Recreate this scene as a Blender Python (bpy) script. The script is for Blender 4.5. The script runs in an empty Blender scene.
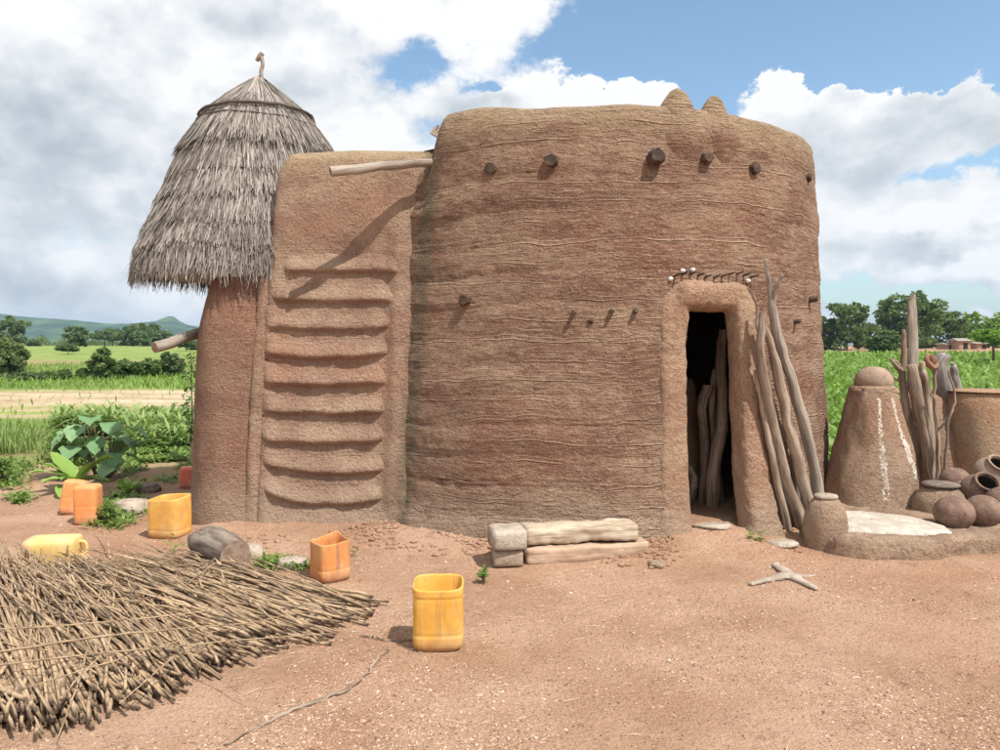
import bpy, bmesh, math, random
import numpy as np
from mathutils import Vector, Matrix, noise, Euler
R = math.radians
random.seed(7)
rng = np.random.default_rng(11)
scene = bpy.context.scene
COL = scene.collection
F = 778.0; HZ = 346.0; CAMZ = 1.6
PITCH = math.atan((375 - HZ) / F)

# ------------------------------------------------------------------ layout helpers
def ray(px, py):
    v = Vector(((px - 500) / F, (375 - py) / F, -1.0))
    v = Matrix.Rotation(math.pi / 2 - PITCH, 3, 'X') @ v
    return v / v.y
def at(px, py, Y):
    r = ray(px, py); return Vector((r.x * Y, Y, CAMZ + r.z * Y))
def G(px, py, z=0.0):
    r = ray(px, py); t = (z - CAMZ) / r.z
    return Vector((r.x * t, t, z))
def nz(x, y=0.0, z=0.0): return noise.noise(Vector((x, y, z)))
def sstep(a, b, x):
    t = min(1, max(0, (x - a) / (b - a))); return t * t * (3 - 2 * t)

# ------------------------------------------------------------------ node DSL
class NT:
    def __init__(s, name):
        s.m = bpy.data.materials.new(name); s.m.use_nodes = True
        s.t = s.m.node_tree; s.n = s.t.nodes; s.l = s.t.links
        s.bsdf = s.n['Principled BSDF']; s.out = s.n['Material Output']
    def new(s, typ, **k):
        n = s.n.new(typ)
        for a, b in k.items(): setattr(n, a, b)
        return n
    def put(s, sock, v):
        if isinstance(v, bpy.types.NodeSocket): s.l.new(v, sock)
        elif v is not None:
            if isinstance(v, (tuple, list)) and len(v) == 3 and sock.type == 'RGBA': v = (*v, 1)
            sock.default_value = v
    def obj(s): return s.new('ShaderNodeTexCoord').outputs['Object']
    def pos(s): return s.new('ShaderNodeNewGeometry').outputs['Position']
    def island(s): return s.new('ShaderNodeNewGeometry').outputs['Random Per Island']
    def attr(s, nm): return s.new('ShaderNodeAttribute', attribute_name=nm)
    def sep(s, v):
        n = s.new('ShaderNodeSeparateXYZ'); s.put(n.inputs[0], v); return n.outputs
    def comb(s, x, y, z):
        n = s.new('ShaderNodeCombineXYZ')
        for i, v in enumerate((x, y, z)): s.put(n.inputs[i], v)
        return n.outputs[0]
    def scale(s, v, sc, loc=(0, 0, 0)):
        n = s.new('ShaderNodeMapping'); s.put(n.inputs[0], v)
        n.inputs['Scale'].default_value = sc if isinstance(sc, tuple) else (sc,) * 3
        n.inputs['Location'].default_value = loc
        return n.outputs[0]
    def noise(s, v, sc=1.0, det=4, rough=.55, dist=0.0):
        n = s.new('ShaderNodeTexNoise'); s.put(n.inputs['Vector'], v)
        n.inputs['Scale'].default_value = sc; n.inputs['Detail'].default_value = det
        n.inputs['Roughness'].default_value = rough; n.inputs['Distortion'].default_value = dist
        return n.outputs['Fac']
    def voro(s, v, sc, feature='F1', out='Distance'):
        n = s.new('ShaderNodeTexVoronoi', feature=feature); s.put(n.inputs['Vector'], v)
        n.inputs['Scale'].default_value = sc; return n.outputs[out]
    def math(s, op, a, b=0.0, c=None, clamp=False):
        n = s.new('ShaderNodeMath', operation=op, use_clamp=clamp)
        s.put(n.inputs[0], a); s.put(n.inputs[1], b)
        if c is not None: s.put(n.inputs[2], c)
        return n.outputs[0]
    def mr(s, v, a, b, c=0.0, d=1.0):
        n = s.new('ShaderNodeMapRange', interpolation_type='SMOOTHSTEP')
        for i, x in enumerate((v, a, b, c, d)): s.put(n.inputs[i], x)
        return n.outputs[0]
    def mix(s, f, a, b, mode='MIX'):
        n = s.new('ShaderNodeMix', data_type='RGBA', blend_type=mode)
        s.put(n.inputs[0], f); s.put(n.inputs[6], a); s.put(n.inputs[7], b)
        return n.outputs[2]
    def ramp(s, f, stops):
        n = s.new('ShaderNodeValToRGB'); s.put(n.inputs[0], f)
        e = n.color_ramp.elements
        while len(e) < len(stops): e.new(.5)
        for i, (p, c) in enumerate(stops):
            e[i].position = p; e[i].color = (*c, 1) if len(c) == 3 else c
        return n.outputs[0]
    def bump(s, h, st=.5, d=.01, prev=None):
        n = s.new('ShaderNodeBump'); s.put(n.inputs['Height'], h)
        n.inputs['Strength'].default_value = st; n.inputs['Distance'].default_value = d
        if prev is not None: s.put(n.inputs['Normal'], prev)
        return n.outputs[0]
    def done(s, color, rough=.9, normal=None, spec=.25, **k):
        s.put(s.bsdf.inputs['Base Color'], color); s.put(s.bsdf.inputs['Roughness'], rough)
        s.put(s.bsdf.inputs['Specular IOR Level'], spec)
        if normal is not None: s.put(s.bsdf.inputs['Normal'], normal)
        for a, b in k.items(): s.put(s.bsdf.inputs[a.replace('_', ' ')], b)
        return s.m
MAT = {}

def mud_material(name, tan=(.325, .205, .14), red=(.185, .09, .06), dust=(.41, .30, .22), top=None, topz=3.3,
                 scrib=1.0, band=1.0, dustz=.55, stain=False, fing=.0):
    n = NT(name); P = n.pos(); s = n.sep(P)
    wv = n.noise(n.scale(P, (.9, .9, .6)), 1.0, 3)
    zz = n.math('ADD', s[2], n.math('MULTIPLY', n.math('SUBTRACT', wv, .5), .35))
    Q = n.comb(n.math('MULTIPLY', s[0], .35), n.math('MULTIPLY', s[1], .35), zz)
    b1 = n.noise(Q, 4.2, 5, .6)
    b2 = n.noise(P, 2.3, 6, .65, .6)
    f = n.math('ADD', n.math('MULTIPLY', b1, .62 * band), n.math('MULTIPLY', b2, 1 - .62 * band))
    c = n.mix(n.mr(f, .43, .57), red, tan)
    c = n.mix(n.mr(n.noise(n.scale(P, (1, 1, 1.6), (4, 4, 4)), .75, 4, .6), .50, .66, 0, .55), c, tuple(x * y for x, y in zip(red, (1.25, .98, .88))))
    # rain streaks running down
    st = n.noise(n.comb(s[0], s[1], n.math('MULTIPLY', s[2], .12)), 9.0, 4, .6)
    c = n.mix(n.mr(st, .5, .75, 0, .28), c, (.20, .13, .09))
    # fine grit
    g = n.noise(P, 75, 4, .7)
    c = n.mix(n.mr(g, .35, .62, 0, .55), c, n.mix(.5, c, (.55, .40, .29)))
    g2 = n.voro(P, 95)
    c = n.mix(n.mr(g2, .0, .22, .45, 0), c, (.60, .47, .35))
    sp = n.voro(P, 38)
    c = n.mix(n.mr(sp, .05, .13, .6, 0), c, (.62, .50, .38))
    dk = n.noise(P, 34, 3, .6)
    c = n.mix(n.mr(dk, .58, .72, 0, .5), c, (.14, .075, .05))
    # dust splash low on the wall
    lowf = n.math('ADD', s[2], n.math('MULTIPLY', n.math('SUBTRACT', n.noise(P, 5, 4), .5), .55))
    c = n.mix(n.mr(lowf, .1, dustz, .8, 0), c, dust)
    if top:
        tf = n.math('ADD', s[2], n.math('MULTIPLY', n.math('SUBTRACT', n.noise(P, 4, 5), .5), .5))
        c = n.mix(n.mr(tf, topz - .32, topz, 0, .8), c, top)
        gz = n.math('MULTIPLY', n.mr(tf, topz - .25, topz + .1), n.mr(n.noise(P, 11, 4), .48, .66))
        c = n.mix(n.math('MULTIPLY', gz, .6), c, (.30, .25, .13))
    # finger-drawn lines: long, nearly level, in patches
    w2 = n.noise(n.scale(P, (1.0, 1.0, 2.2)), 2.6, 3, .5)
    zl = n.math('ADD', n.math('MULTIPLY', s[2], 21.0), n.math('MULTIPLY', w2, 9.0))
    ln = n.math('ABSOLUTE', n.math('SUBTRACT', n.math('FRACT', zl), .5))
    line = n.mr(ln, .0, .16, 1, 0)
    patch = n.mr(n.noise(n.comb(n.math('MULTIPLY', s[0], .8), n.math('MULTIPLY', s[1], .8), n.math('MULTIPLY', s[2], 4.0)), 1.6, 3, .6), .47, .60)
    line = n.math('MULTIPLY', line, patch)
    # short curved strokes
    w3 = n.noise(n.scale(P, (1, 1, 3.2)), 2.0, 2, .45)
    l3 = n.math('ABSOLUTE', n.math('SUBTRACT', n.math('FRACT', n.math('MULTIPLY', w3, 15.0)), .5))
    l3 = n.math('MULTIPLY', n.mr(l3, 0, .10, 1, 0), n.mr(n.noise(n.scale(P, (1, 1, 2)), 2.6, 3), .53, .62))
    brk = n.mr(n.noise(P, 9, 3, .6), .42, .56)
    L = n.math('MULTIPLY', n.math('ADD', line, n.math('MULTIPLY', l3, .5), clamp=True), brk)
    Zw = n.math('ADD', n.math('ADD', s[2], n.math('MULTIPLY', n.math('SUBTRACT', n.noise(P, .9, 2), .5), .16)), n.math('MULTIPLY', n.math('SUBTRACT', n.noise(P, 3.2, 2), .5), .07))
    strk = n.noise(n.comb(n.math('MULTIPLY', s[0], 9.0), n.math('MULTIPLY', s[1], 9.0), n.math('MULTIPLY', Zw, 42.0)), 1.0, 4, .62)
    c = n.mix(n.mr(strk, .52, .66, 0, .36 * fing), c, (.52, .36, .25))
    c = n.mix(n.mr(strk, .46, .34, 0, .46 * fing), c, (.13, .062, .040))
    fz = n.math('FRACT', n.math('MULTIPLY', Zw, 6.2))
    seam = None
    for q_, w_ in ((.12, .045), (.30, .034), (.62, .028)):
        r_ = n.mr(n.math('ABSOLUTE', n.math('SUBTRACT', fz, q_)), 0, w_, 1, 0)
        seam = r_ if seam is None else n.math('ADD', seam, r_)
    seam_shade = n.mr(n.math('ABSOLUTE', n.math('SUBTRACT', fz, .055)), 0, .03, 1, 0)
    pm = n.mr(n.noise(n.comb(n.math('MULTIPLY', s[0], 1.1), n.math('MULTIPLY', s[1], 1.1), n.math('MULTIPLY', s[2], 4.4)), 1.0, 3, .6), .44, .58)
    seam = n.math('MULTIPLY', seam, n.math('MULTIPLY', pm, fing), clamp=True); seam_shade = n.math('MULTIPLY', seam_shade, n.math('MULTIPLY', pm, fing))
    c = n.mix(n.math('MULTIPLY', seam, .62), c, (.58, .43, .31)); c = n.mix(n.math('MULTIPLY', seam_shade, .32), c, (.12, .06, .04))  # seam ridges: painted pale highlight, painted shade just beneath
    pit = n.noise(P, 42, 4, .72)
    c = n.mix(n.mr(pit, .47, .36, 0, .4), c, (.14, .08, .055)); c = n.mix(n.mr(pit, .56, .68, 0, .28), c, (.50, .37, .27))
    if stain:
        xl = n.math('ADD', n.math('MULTIPLY', s[2], .085), -.86)
        dx = n.math('ABSOLUTE', n.math('SUBTRACT', n.math('ADD', s[0], n.math('MULTIPLY', n.math('SUBTRACT', n.noise(P, 6, 4), .5), .10)), xl))
        sm = n.math('MULTIPLY', n.mr(dx, .02, .13, 1, 0), n.mr(s[1], 7.0, 6.9))
        c = n.mix(n.math('MULTIPLY', sm, n.mr(n.noise(P, 14, 4), .3, .6, .35, .85)), c, (.17, .14, .095))
    c = n.mix(n.math('MULTIPLY', L, .38 * scrib), c, (.52, .37, .26))
    h = n.math('ADD', n.math('MULTIPLY', n.noise(P, 12, 4, .7), .8), n.math('MULTIPLY', g, .6))
    h = n.math('ADD', h, n.math('MULTIPLY', n.mr(g2, 0, .3, 1, 0), .35))
    h = n.math('ADD', h, n.math('MULTIPLY', n.noise(P, 28, 4, .7), 1.3))
    h = n.math('ADD', h, n.math('MULTIPLY', L, .85 * scrib))
    h = n.math('ADD', h, n.math('MULTIPLY', pit, .9))
    if fing: h = n.math('ADD', h, n.math('ADD', n.math('MULTIPLY', strk, 1.6 * fing), n.math('SUBTRACT', n.math('MULTIPLY', seam, .55), n.math('MULTIPLY', seam_shade, .5))))
    return n.done(c, .95, n.bump(h, 1.0, .022), .15)

MAT['mud'] = mud_material('mud_wall_mat', top=(.41, .30, .195), topz=3.52, stain=True, fing=1.0)
MAT['mud_stair'] = mud_material('mud_stair_mat', tan=(.40, .275, .195), red=(.29, .175, .125), top=(.47, .355, .22), topz=3.33, scrib=.12, band=.7, dustz=.45, stain=True, fing=.22)
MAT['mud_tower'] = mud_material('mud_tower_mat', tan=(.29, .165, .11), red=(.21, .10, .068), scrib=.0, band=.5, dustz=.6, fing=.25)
MAT['mud_frame'] = mud_material('mud_frame_mat', tan=(.45, .30, .20), red=(.37, .22, .145), scrib=.15, band=.4, dustz=.5)
MAT['clay_shrine'] = mud_material('clay_shrine_mat', tan=(.39, .275, .195), red=(.29, .19, .13), scrib=.1, band=.3, dust=(.40, .285, .205), dustz=.3)
MAT['clay_base'] = mud_material('clay_base_mat', tan=(.42, .30, .21), red=(.25, .165, .115), scrib=.0, band=.3, dust=(.37, .26, .18), dustz=.1)
MAT['clay_jar'] = mud_material('clay_jar_mat', tan=(.48, .34, .22), red=(.38, .25, .16), scrib=.1, band=.3, dustz=.3)

def clay_pot_mat(name, a, b):
    n = NT(name); P = n.obj()
    f = n.noise(P, 9, 5, .6); c = n.mix(n.mr(f, .38, .62), a, b)
    g = n.noise(P, 90, 3, .7); c = n.mix(n.mr(g, .5, .7, 0, .4), c, (.42, .32, .25))
    c = n.mix(n.mr(n.noise(P, 22, 4, .7), .58, .7, 0, .7), c, (.05, .038, .032))
    h = n.math('ADD', n.noise(P, 45, 5, .7), n.math('MULTIPLY', n.noise(P, 130, 2), .5))
    return n.done(c, .9, n.bump(h, .9, .008), .2)
MAT['pot'] = clay_pot_mat('brown_pot_mat', (.16, .10, .075), (.26, .17, .125))
MAT['pot_pale'] = clay_pot_mat('pale_pot_mat', (.30, .22, .16), (.38, .28, .21))
MAT['pot_in'] = clay_pot_mat('pot_inside_mat', (.05, .038, .03), (.09, .065, .05))  # darker clay colour for the inside of open pots

def soil():
    n = NT('soil_mat'); P = n.pos(); s = n.sep(P)
    X, Y = s[0], s[1]
    base = n.mix(n.mr(n.noise(P, 1.1, 5, .6), .36, .64), (.52, .315, .20), (.69, .455, .315))
    base = n.mix(n.mr(n.noise(P, .55, 3, .6, .5), .5, .68, 0, .45), base, (.50, .25, .145))
    base = n.mix(n.mr(n.noise(P, 3.4, 5, .7), .56, .72, 0, .6), base, (.33, .20, .14))
    g = n.noise(P, 70, 5, .75)
    base = n.mix(n.mr(g, .38, .62, 0, .7), n.mix(.45, base, (.2, .11, .07)), base)
    v = n.voro(P, 60); vc = n.voro(P, 60, out='Color')
    pv = n.math('MULTIPLY', n.mr(v, .12, .30, 1, 0), n.mr(n.sep(vc)[0], .45, .6))
    base = n.mix(n.math('MULTIPLY', pv, n.mr(n.noise(P, 2.0, 3), .38, .58, .15, .85)), base, (.62, .46, .36))
    v2 = n.voro(n.scale(P, 1, (3, 1, 0)), 38); vc2 = n.voro(n.scale(P, 1, (3, 1, 0)), 38, out='Color')
    pv2 = n.math('MULTIPLY', n.mr(v2, .10, .26, 1, 0), n.mr(n.sep(vc2)[1], .7, .8))
    base = n.mix(n.math('MULTIPLY', pv2, .7), base, n.mix(n.sep(vc2)[2], (.28, .16, .11), (.62, .47, .36)))
    # the fields beyond, by distance and side
    wob = n.math('MULTIPLY', n.math('SUBTRACT', n.noise(P, .12, 4), .5), 9.0)
    Yw = n.math('ADD', Y, n.math('MULTIPLY', n.math('SUBTRACT', n.noise(P, .35, 4), .5), n.math('MULTIPLY', Y, .16)))
    grass = n.mix(n.mr(n.noise(n.scale(P, (.4, 1.6, 1)), .5, 6, .7), .38, .62), (.17, .24, .06), (.29, .35, .105))
    grass = n.mix(n.mr(n.noise(n.scale(P, (1, 2.5, 1)), 2.4, 4, .7), .5, .7, 0, .5), grass, (.13, .18, .05))
    dry = n.mix(n.mr(n.noise(n.scale(P, (.3, 2.0, 1)), .55, 5, .6), .42, .60), (.34, .37, .12), (.52, .41, .25))
    tan = n.mix(n.mr(n.noise(n.scale(P, (.25, 1.2, 1)), .9, 5, .6), .4, .6), (.46, .33, .20), (.62, .50, .35))
    brown = n.mix(n.mr(n.noise(n.scale(P, (.2, 1.2, 1)), .5, 4, .6), .42, .6), (.25, .24, .09), (.34, .26, .14))
    L = n.mix(n.mr(Yw, 9.5, 12.5), base, n.mix(.5, grass, (.22, .20, .09)))
    L = n.mix(n.mr(Yw, 15.5, 18), L, dry)
    L = n.mix(n.mr(Yw, 19.5, 22), L, tan)
    L = n.mix(n.mr(Yw, 27, 29), L, grass)
    L = n.mix(n.mr(Yw, 38, 41), L, n.mix(.5, brown, grass))
    L = n.mix(n.mr(Yw, 44, 48), L, brown)
    L = n.mix(n.mr(Yw, 68, 76), L, grass)
    L = n.mix(n.mr(Yw, 160, 200), L, n.mix(.5, grass, (.22, .24, .07)))
    Rr = n.mix(n.mr(Yw, 9.5, 11), base, n.mix(n.mr(n.noise(P, 1.2, 4), .55, .7, 0, .6), grass, (.30, .2, .1)))
    Rr = n.mix(n.mr(Yw, 104, 112), Rr, (.36, .22, .14))
    c = n.mix(n.mr(X, 0.5, 2.0), L, Rr)
    # thin weeds bleeding into the yard on the far left
    wd = n.math('MULTIPLY', n.mr(X, -3.4, -4.4), n.mr(Y, 7.2, 8.6))
    c = n.mix(n.math('MULTIPLY', wd, n.mr(n.noise(P, 2.2, 6, .7), .52, .62, 0, .5)), c, (.17, .19, .07))
    h = n.math('ADD', n.math('MULTIPLY', n.noise(P, 14, 6, .75), 2.2), n.math('MULTIPLY', g, .9))
    h = n.math('ADD', h, n.math('MULTIPLY', pv, .9)); h = n.math('ADD', h, n.math('MULTIPLY', pv2, 1.2))
    return n.done(c, .97, n.bump(h, 1.0, .016), .12)
MAT['soil'] = soil()

def grit():
    n = NT('grit_mat'); i = n.island()
    c = n.ramp(i, [(0, (.16, .09, .06)), (.25, (.34, .20, .13)), (.6, (.50, .33, .235)), (.92, (.57, .41, .31)), (1, (.68, .57, .47))])
    return n.done(c, .9, None, .2)
MAT['grit'] = grit()
def straw():
    n = NT('straw_mat'); c = n.ramp(n.island(), [(0, (.22, .14, .09)), (.5, (.50, .36, .22)), (1, (.68, .56, .40))]); return n.done(c, .8)
MAT['straw'] = straw()

def stone(name, a, b):
    n = NT(name); P = n.obj()
    c = n.mix(n.mr(n.noise(P, 6, 6, .7), .4, .6), a, b)
    c = n.mix(n.mr(n.noise(P, 40, 4, .7), .55, .7, 0, .6), c, tuple(x * .4 for x in a))
    return n.done(c, .9, n.bump(n.noise(P, 22, 7, .75), .9, .02), .2)
MAT['stone'] = stone('stone_mat', (.36, .29, .23), (.52, .44, .36))
MAT['stone_dark'] = stone('dark_stone_mat', (.17, .13, .11), (.27, .21, .17))
MAT['white'] = stone('whitewash_mat', (.47, .41, .34), (.60, .55, .48))
MAT['drip'] = stone('drip_mat', (.52, .45, .37), (.68, .62, .54))
MAT['shell'] = stone('shell_mat', (.78, .76, .72), (.85, .83, .8))
MAT['block'] = stone('block_mat', (.33, .25, .18), (.43, .34, .26))

def wood(name, a, b, dark=(.07, .05, .04), node=0.0, fine=1.0):
    n = NT(name); at_ = n.attr('tc').outputs['Vector']
    oi = n.new('ShaderNodeObjectInfo').outputs['Random']
    off = n.comb(n.math('MULTIPLY', oi, 13.0), n.math('MULTIPLY', oi, 7.0), n.math('MULTIPLY', oi, 29.0))
    v = n.new('ShaderNodeVectorMath', operation='ADD'); n.put(v.inputs[0], at_); n.put(v.inputs[1], off); v = v.outputs[0]
    gr = n.noise(n.scale(v, (60 * fine, 60 * fine, 3.0)), 1.0, 5, .65)
    pt = n.noise(n.scale(v, (8, 8, 2.2)), 1.0, 4, .6)
    c = n.mix(n.mr(pt, .38, .62), a, b)
    c = n.mix(n.mr(gr, .45, .68, 0, .8), c, dark)
    c = n.mix(n.mr(n.noise(n.scale(v, (25, 25, 12)), 1.0, 4, .7), .60, .72, 0, .6), c, tuple(x * .7 for x in dark))
    h = n.math('ADD', n.math('MULTIPLY', gr, -1.0), n.math('MULTIPLY', n.noise(n.scale(v, (30, 30, 9)), 1.0, 4, .6), .7))
    if node:
        z = n.sep(at_)[2]
        fr = n.math('ABSOLUTE', n.math('SUBTRACT', n.math('FRACT', n.math('MULTIPLY', z, 1 / node)), .5))
        ring = n.mr(fr, .42, .49)
        c = n.mix(n.math('MULTIPLY', ring, .5), c, (.13, .09, .06))
        blot = n.mr(n.noise(n.scale(v, (10, 10, 7)), 1.0, 4, .7), .50, .62, 0, .75)
        c = n.mix(blot, c, (.13, .095, .07))
        c = n.mix(n.mr(oi, .3, 1, 0, .6), c, n.mix(.55, c, (.24, .18, .13)))
        end = n.mr(n.math('ADD', z, n.math('MULTIPLY', oi, .05)), .02, .09, .85, 0)
        c = n.mix(end, c, (.075, .05, .036))
    return n.done(c, .85, n.bump(h, .7, .006), .25)
MAT['wood_grey'] = wood('weathered_wood_mat', (.30, .25, .21), (.42, .36, .30), (.10, .075, .06))
MAT['wood_brown'] = wood('brown_wood_mat', (.25, .18, .13), (.42, .335, .26), (.085, .06, .045))
MAT['wood_silver'] = wood('silver_wood_mat', (.22, .20, .19), (.34, .31, .29), (.08, .07, .06))
MAT['wood_pale'] = wood('pale_beam_mat', (.43, .34, .25), (.55, .46, .35), (.2, .14, .095))
MAT['wood_clay'] = wood('clay_beam_mat', (.42, .29, .20), (.50, .36, .26), (.28, .18, .12))
MAT['bark'] = wood('log_bark_mat', (.19, .145, .115), (.34, .28, .225), (.06, .045, .035), fine=.35)
MAT['stalk'] = wood('dry_stalk_mat', (.38, .26, .155), (.58, .42, .265), (.14, .085, .052), node=.15)
MAT['dark_stub'] = wood('dark_stub_mat', (.07, .048, .036), (.13, .09, .065), (.02, .015, .012))
MAT['trunk'] = wood('trunk_mat', (.13, .10, .075), (.2, .16, .12))

def end_grain():
    n = NT('end_grain_mat'); P = n.obj()
    c = n.mix(n.mr(n.noise(P, 20, 5, .7), .4, .6), (.22, .15, .11), (.33, .24, .18))
    return n.done(c, .9, n.bump(n.noise(P, 30, 5), .6, .01))
MAT['end'] = end_grain()

def plastic(name, a, b, dirt, amt=.6, trans=.0):
    n = NT(name); P = n.obj(); s = n.sep(P)
    c = n.mix(n.mr(n.noise(P, 7, 4, .6), .38, .62), a, b)
    vs = n.noise(n.scale(P, (30, 30, 3)), 1.0, 4, .65)
    c = n.mix(n.mr(vs, .52, .70, 0, amt), c, dirt)
    c = n.mix(n.mr(n.noise(P, 45, 4, .7), .6, .75, 0, amt), c, dirt)
    low = n.math('ADD', s[2], n.math('MULTIPLY', n.math('SUBTRACT', n.noise(P, 14, 4), .5), .14))
    c = n.mix(n.mr(low, .0, .10, .75, 0), c, dirt)
    c = n.mix(n.mr(n.noise(P, 5, 5, .7), .42, .68, .08, .42), c, (.50, .34, .22))
    return n.done(c, n.mr(n.noise(P, 12, 3), .3, .7, .42, .68), n.bump(n.noise(P, 16, 3), .25, .01), .4,
                  Subsurface_Weight=.15, Subsurface_Scale=.03, Subsurface_Radius=(1, .5, .1))
MAT['yellow'] = plastic('yellow_plastic_mat', (.70, .34, .04), (.76, .43, .08), (.40, .20, .08), .6)
MAT['yellow_old'] = plastic('old_yellow_plastic_mat', (.72, .36, .06), (.80, .47, .11), (.50, .28, .13), .5)
MAT['pale_yellow'] = plastic('pale_yellow_plastic_mat', (.74, .50, .16), (.78, .58, .25), (.46, .33, .2), .5)
MAT['orange'] = plastic('orange_plastic_mat', (.64, .24, .065), (.70, .33, .12), (.34, .16, .09), .9)
MAT['orange_pale'] = plastic('faded_orange_plastic_mat', (.78, .27, .075), (.80, .33, .11), (.50, .22, .12), .4)
MAT['red'] = plastic('red_plastic_mat', (.72, .15, .08), (.76, .21, .12), (.4, .14, .1), .4)
MAT['pink'] = plastic('pink_plastic_mat', (.56, .27, .20), (.60, .33, .25), (.42, .27, .2), .8)
def milky():
    n = NT('cloudy_water_mat'); return n.done((.42, .37, .29), .12, None, .5)
MAT['water'] = milky()

def leaf(name, a, b, c2=None, rough=.55, tr=.35):
    n = NT(name); i = n.island()
    c = n.mix(i, a, b)
    if c2: c = n.mix(n.mr(n.noise(n.pos(), .9, 3), .45, .62), c, c2)
    tb = n.new('ShaderNodeBsdfTranslucent'); n.put(tb.inputs['Color'], n.mix(.35, c, (.25, .40, .03)))
    n.put(n.bsdf.inputs['Base Color'], c); n.put(n.bsdf.inputs['Roughness'], rough); n.put(n.bsdf.inputs['Specular IOR Level'], .3)
    mx = n.new('ShaderNodeMixShader'); mx.inputs[0].default_value = tr
    n.l.new(n.bsdf.outputs[0], mx.inputs[1]); n.l.new(tb.outputs[0], mx.inputs[2]); n.l.new(mx.outputs[0], n.out.inputs[0])
    return n.m
MAT['leaf_dark'] = leaf('dark_foliage_mat', (.09, .135, .06), (.16, .215, .095))
MAT['leaf_mid'] = leaf('mid_foliage_mat', (.095, .15, .05), (.17, .235, .09))
MAT['leaf_grey'] = leaf('pale_foliage_mat', (.13, .19, .07), (.26, .30, .14))
MAT['leaf_light'] = leaf('light_foliage_mat', (.16, .30, .04), (.28, .42, .08))
MAT['crop'] = leaf('crop_leaf_mat', (.16, .28, .05), (.29, .42, .10), (.14, .24, .05))
MAT['maize'] = leaf('maize_leaf_mat', (.18, .28, .08), (.34, .43, .16))
MAT['weed'] = leaf('weed_leaf_mat', (.13, .22, .05), (.27, .36, .10))
MAT['big_leaf'] = leaf('bluish_leaf_mat', (.16, .30, .13), (.26, .41, .21), tr=.25)
MAT['lime_leaf'] = leaf('lime_leaf_mat', (.22, .36, .07), (.34, .48, .13), tr=.25)

def thatch():
    n = NT('thatch_mat'); i = n.island(); P = n.pos()
    c = n.ramp(i, [(0, (.10, .085, .075)), (.3, (.22, .19, .168)), (.6, (.33, .29, .255)), (1, (.45, .40, .355))])
    c = n.mix(n.mr(n.noise(P, 2.6, 4, .6), .48, .68, 0, .55), c, (.15, .12, .10))
    return n.done(c, .85, None, .2)
MAT['thatch'] = thatch()
def rope():
    n = NT('rope_mat'); return n.done(n.mix(n.noise(n.pos(), 40), (.06, .05, .04), (.16, .13, .1)), .9)
MAT['rope'] = rope()
def hole():
    n = NT('hole_shade_mat'); return n.done((.03, .022, .018), .95)
MAT['hole_shade'] = hole()  # near-black colour painting the shade inside the hut doorways
def hills_mat():
    n = NT('hill_mat'); P = n.pos()
    c = n.mix(n.mr(n.noise(n.scale(P, (1, 1, 3)), .006, 6, .6), .42, .58), (.035, .07, .03), (.09, .15, .045))
    c = n.mix(n.mr(n.noise(n.scale(P, (1, .6, 1), (40, 9, 0)), .016, 6, .7), .5, .62, 0, .8), c, (.022, .045, .02))
    c = n.mix(n.mr(n.noise(P, .05, 4, .7), .55, .7, 0, .6), c, (.02, .04, .015))
    return n.done(c, .95, None, .1)
MAT['hill'] = hills_mat()

# ------------------------------------------------------------------ object helpers
def tag(o, label=None, cat=None, group=None, kind=None):
    if label: o['label'] = label
    if cat: o['category'] = cat
    if group: o['group'] = group
    if kind: o['kind'] = kind
    return o
def empty(name, loc=(0, 0, 0), rz=0):
    o = bpy.data.objects.new(name, None); COL.objects.link(o); o.location = loc; o.rotation_euler = (0, 0, rz)
    o.empty_display_size = .1
    return o
def world_of(o):
    m = Matrix.LocRotScale(o.location, o.rotation_euler, o.scale)
    return world_of(o.parent) @ m if o.parent else m
def link(name, me, mats, parent=None, smooth=True, world=True):
    """geometry is given in world space; with a parent it keeps its place"""
    o = bpy.data.objects.new(name, me); COL.objects.link(o)
    for m in (mats if isinstance(mats, (list, tuple)) else [mats]): me.materials.append(MAT[m])
    if smooth: me.polygons.foreach_set('use_smooth', [True] * len(me.polygons))
    if parent is not None:
        o.parent = parent
        if world: me.transform(world_of(parent).inverted())
    me.update()
    return o
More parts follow.
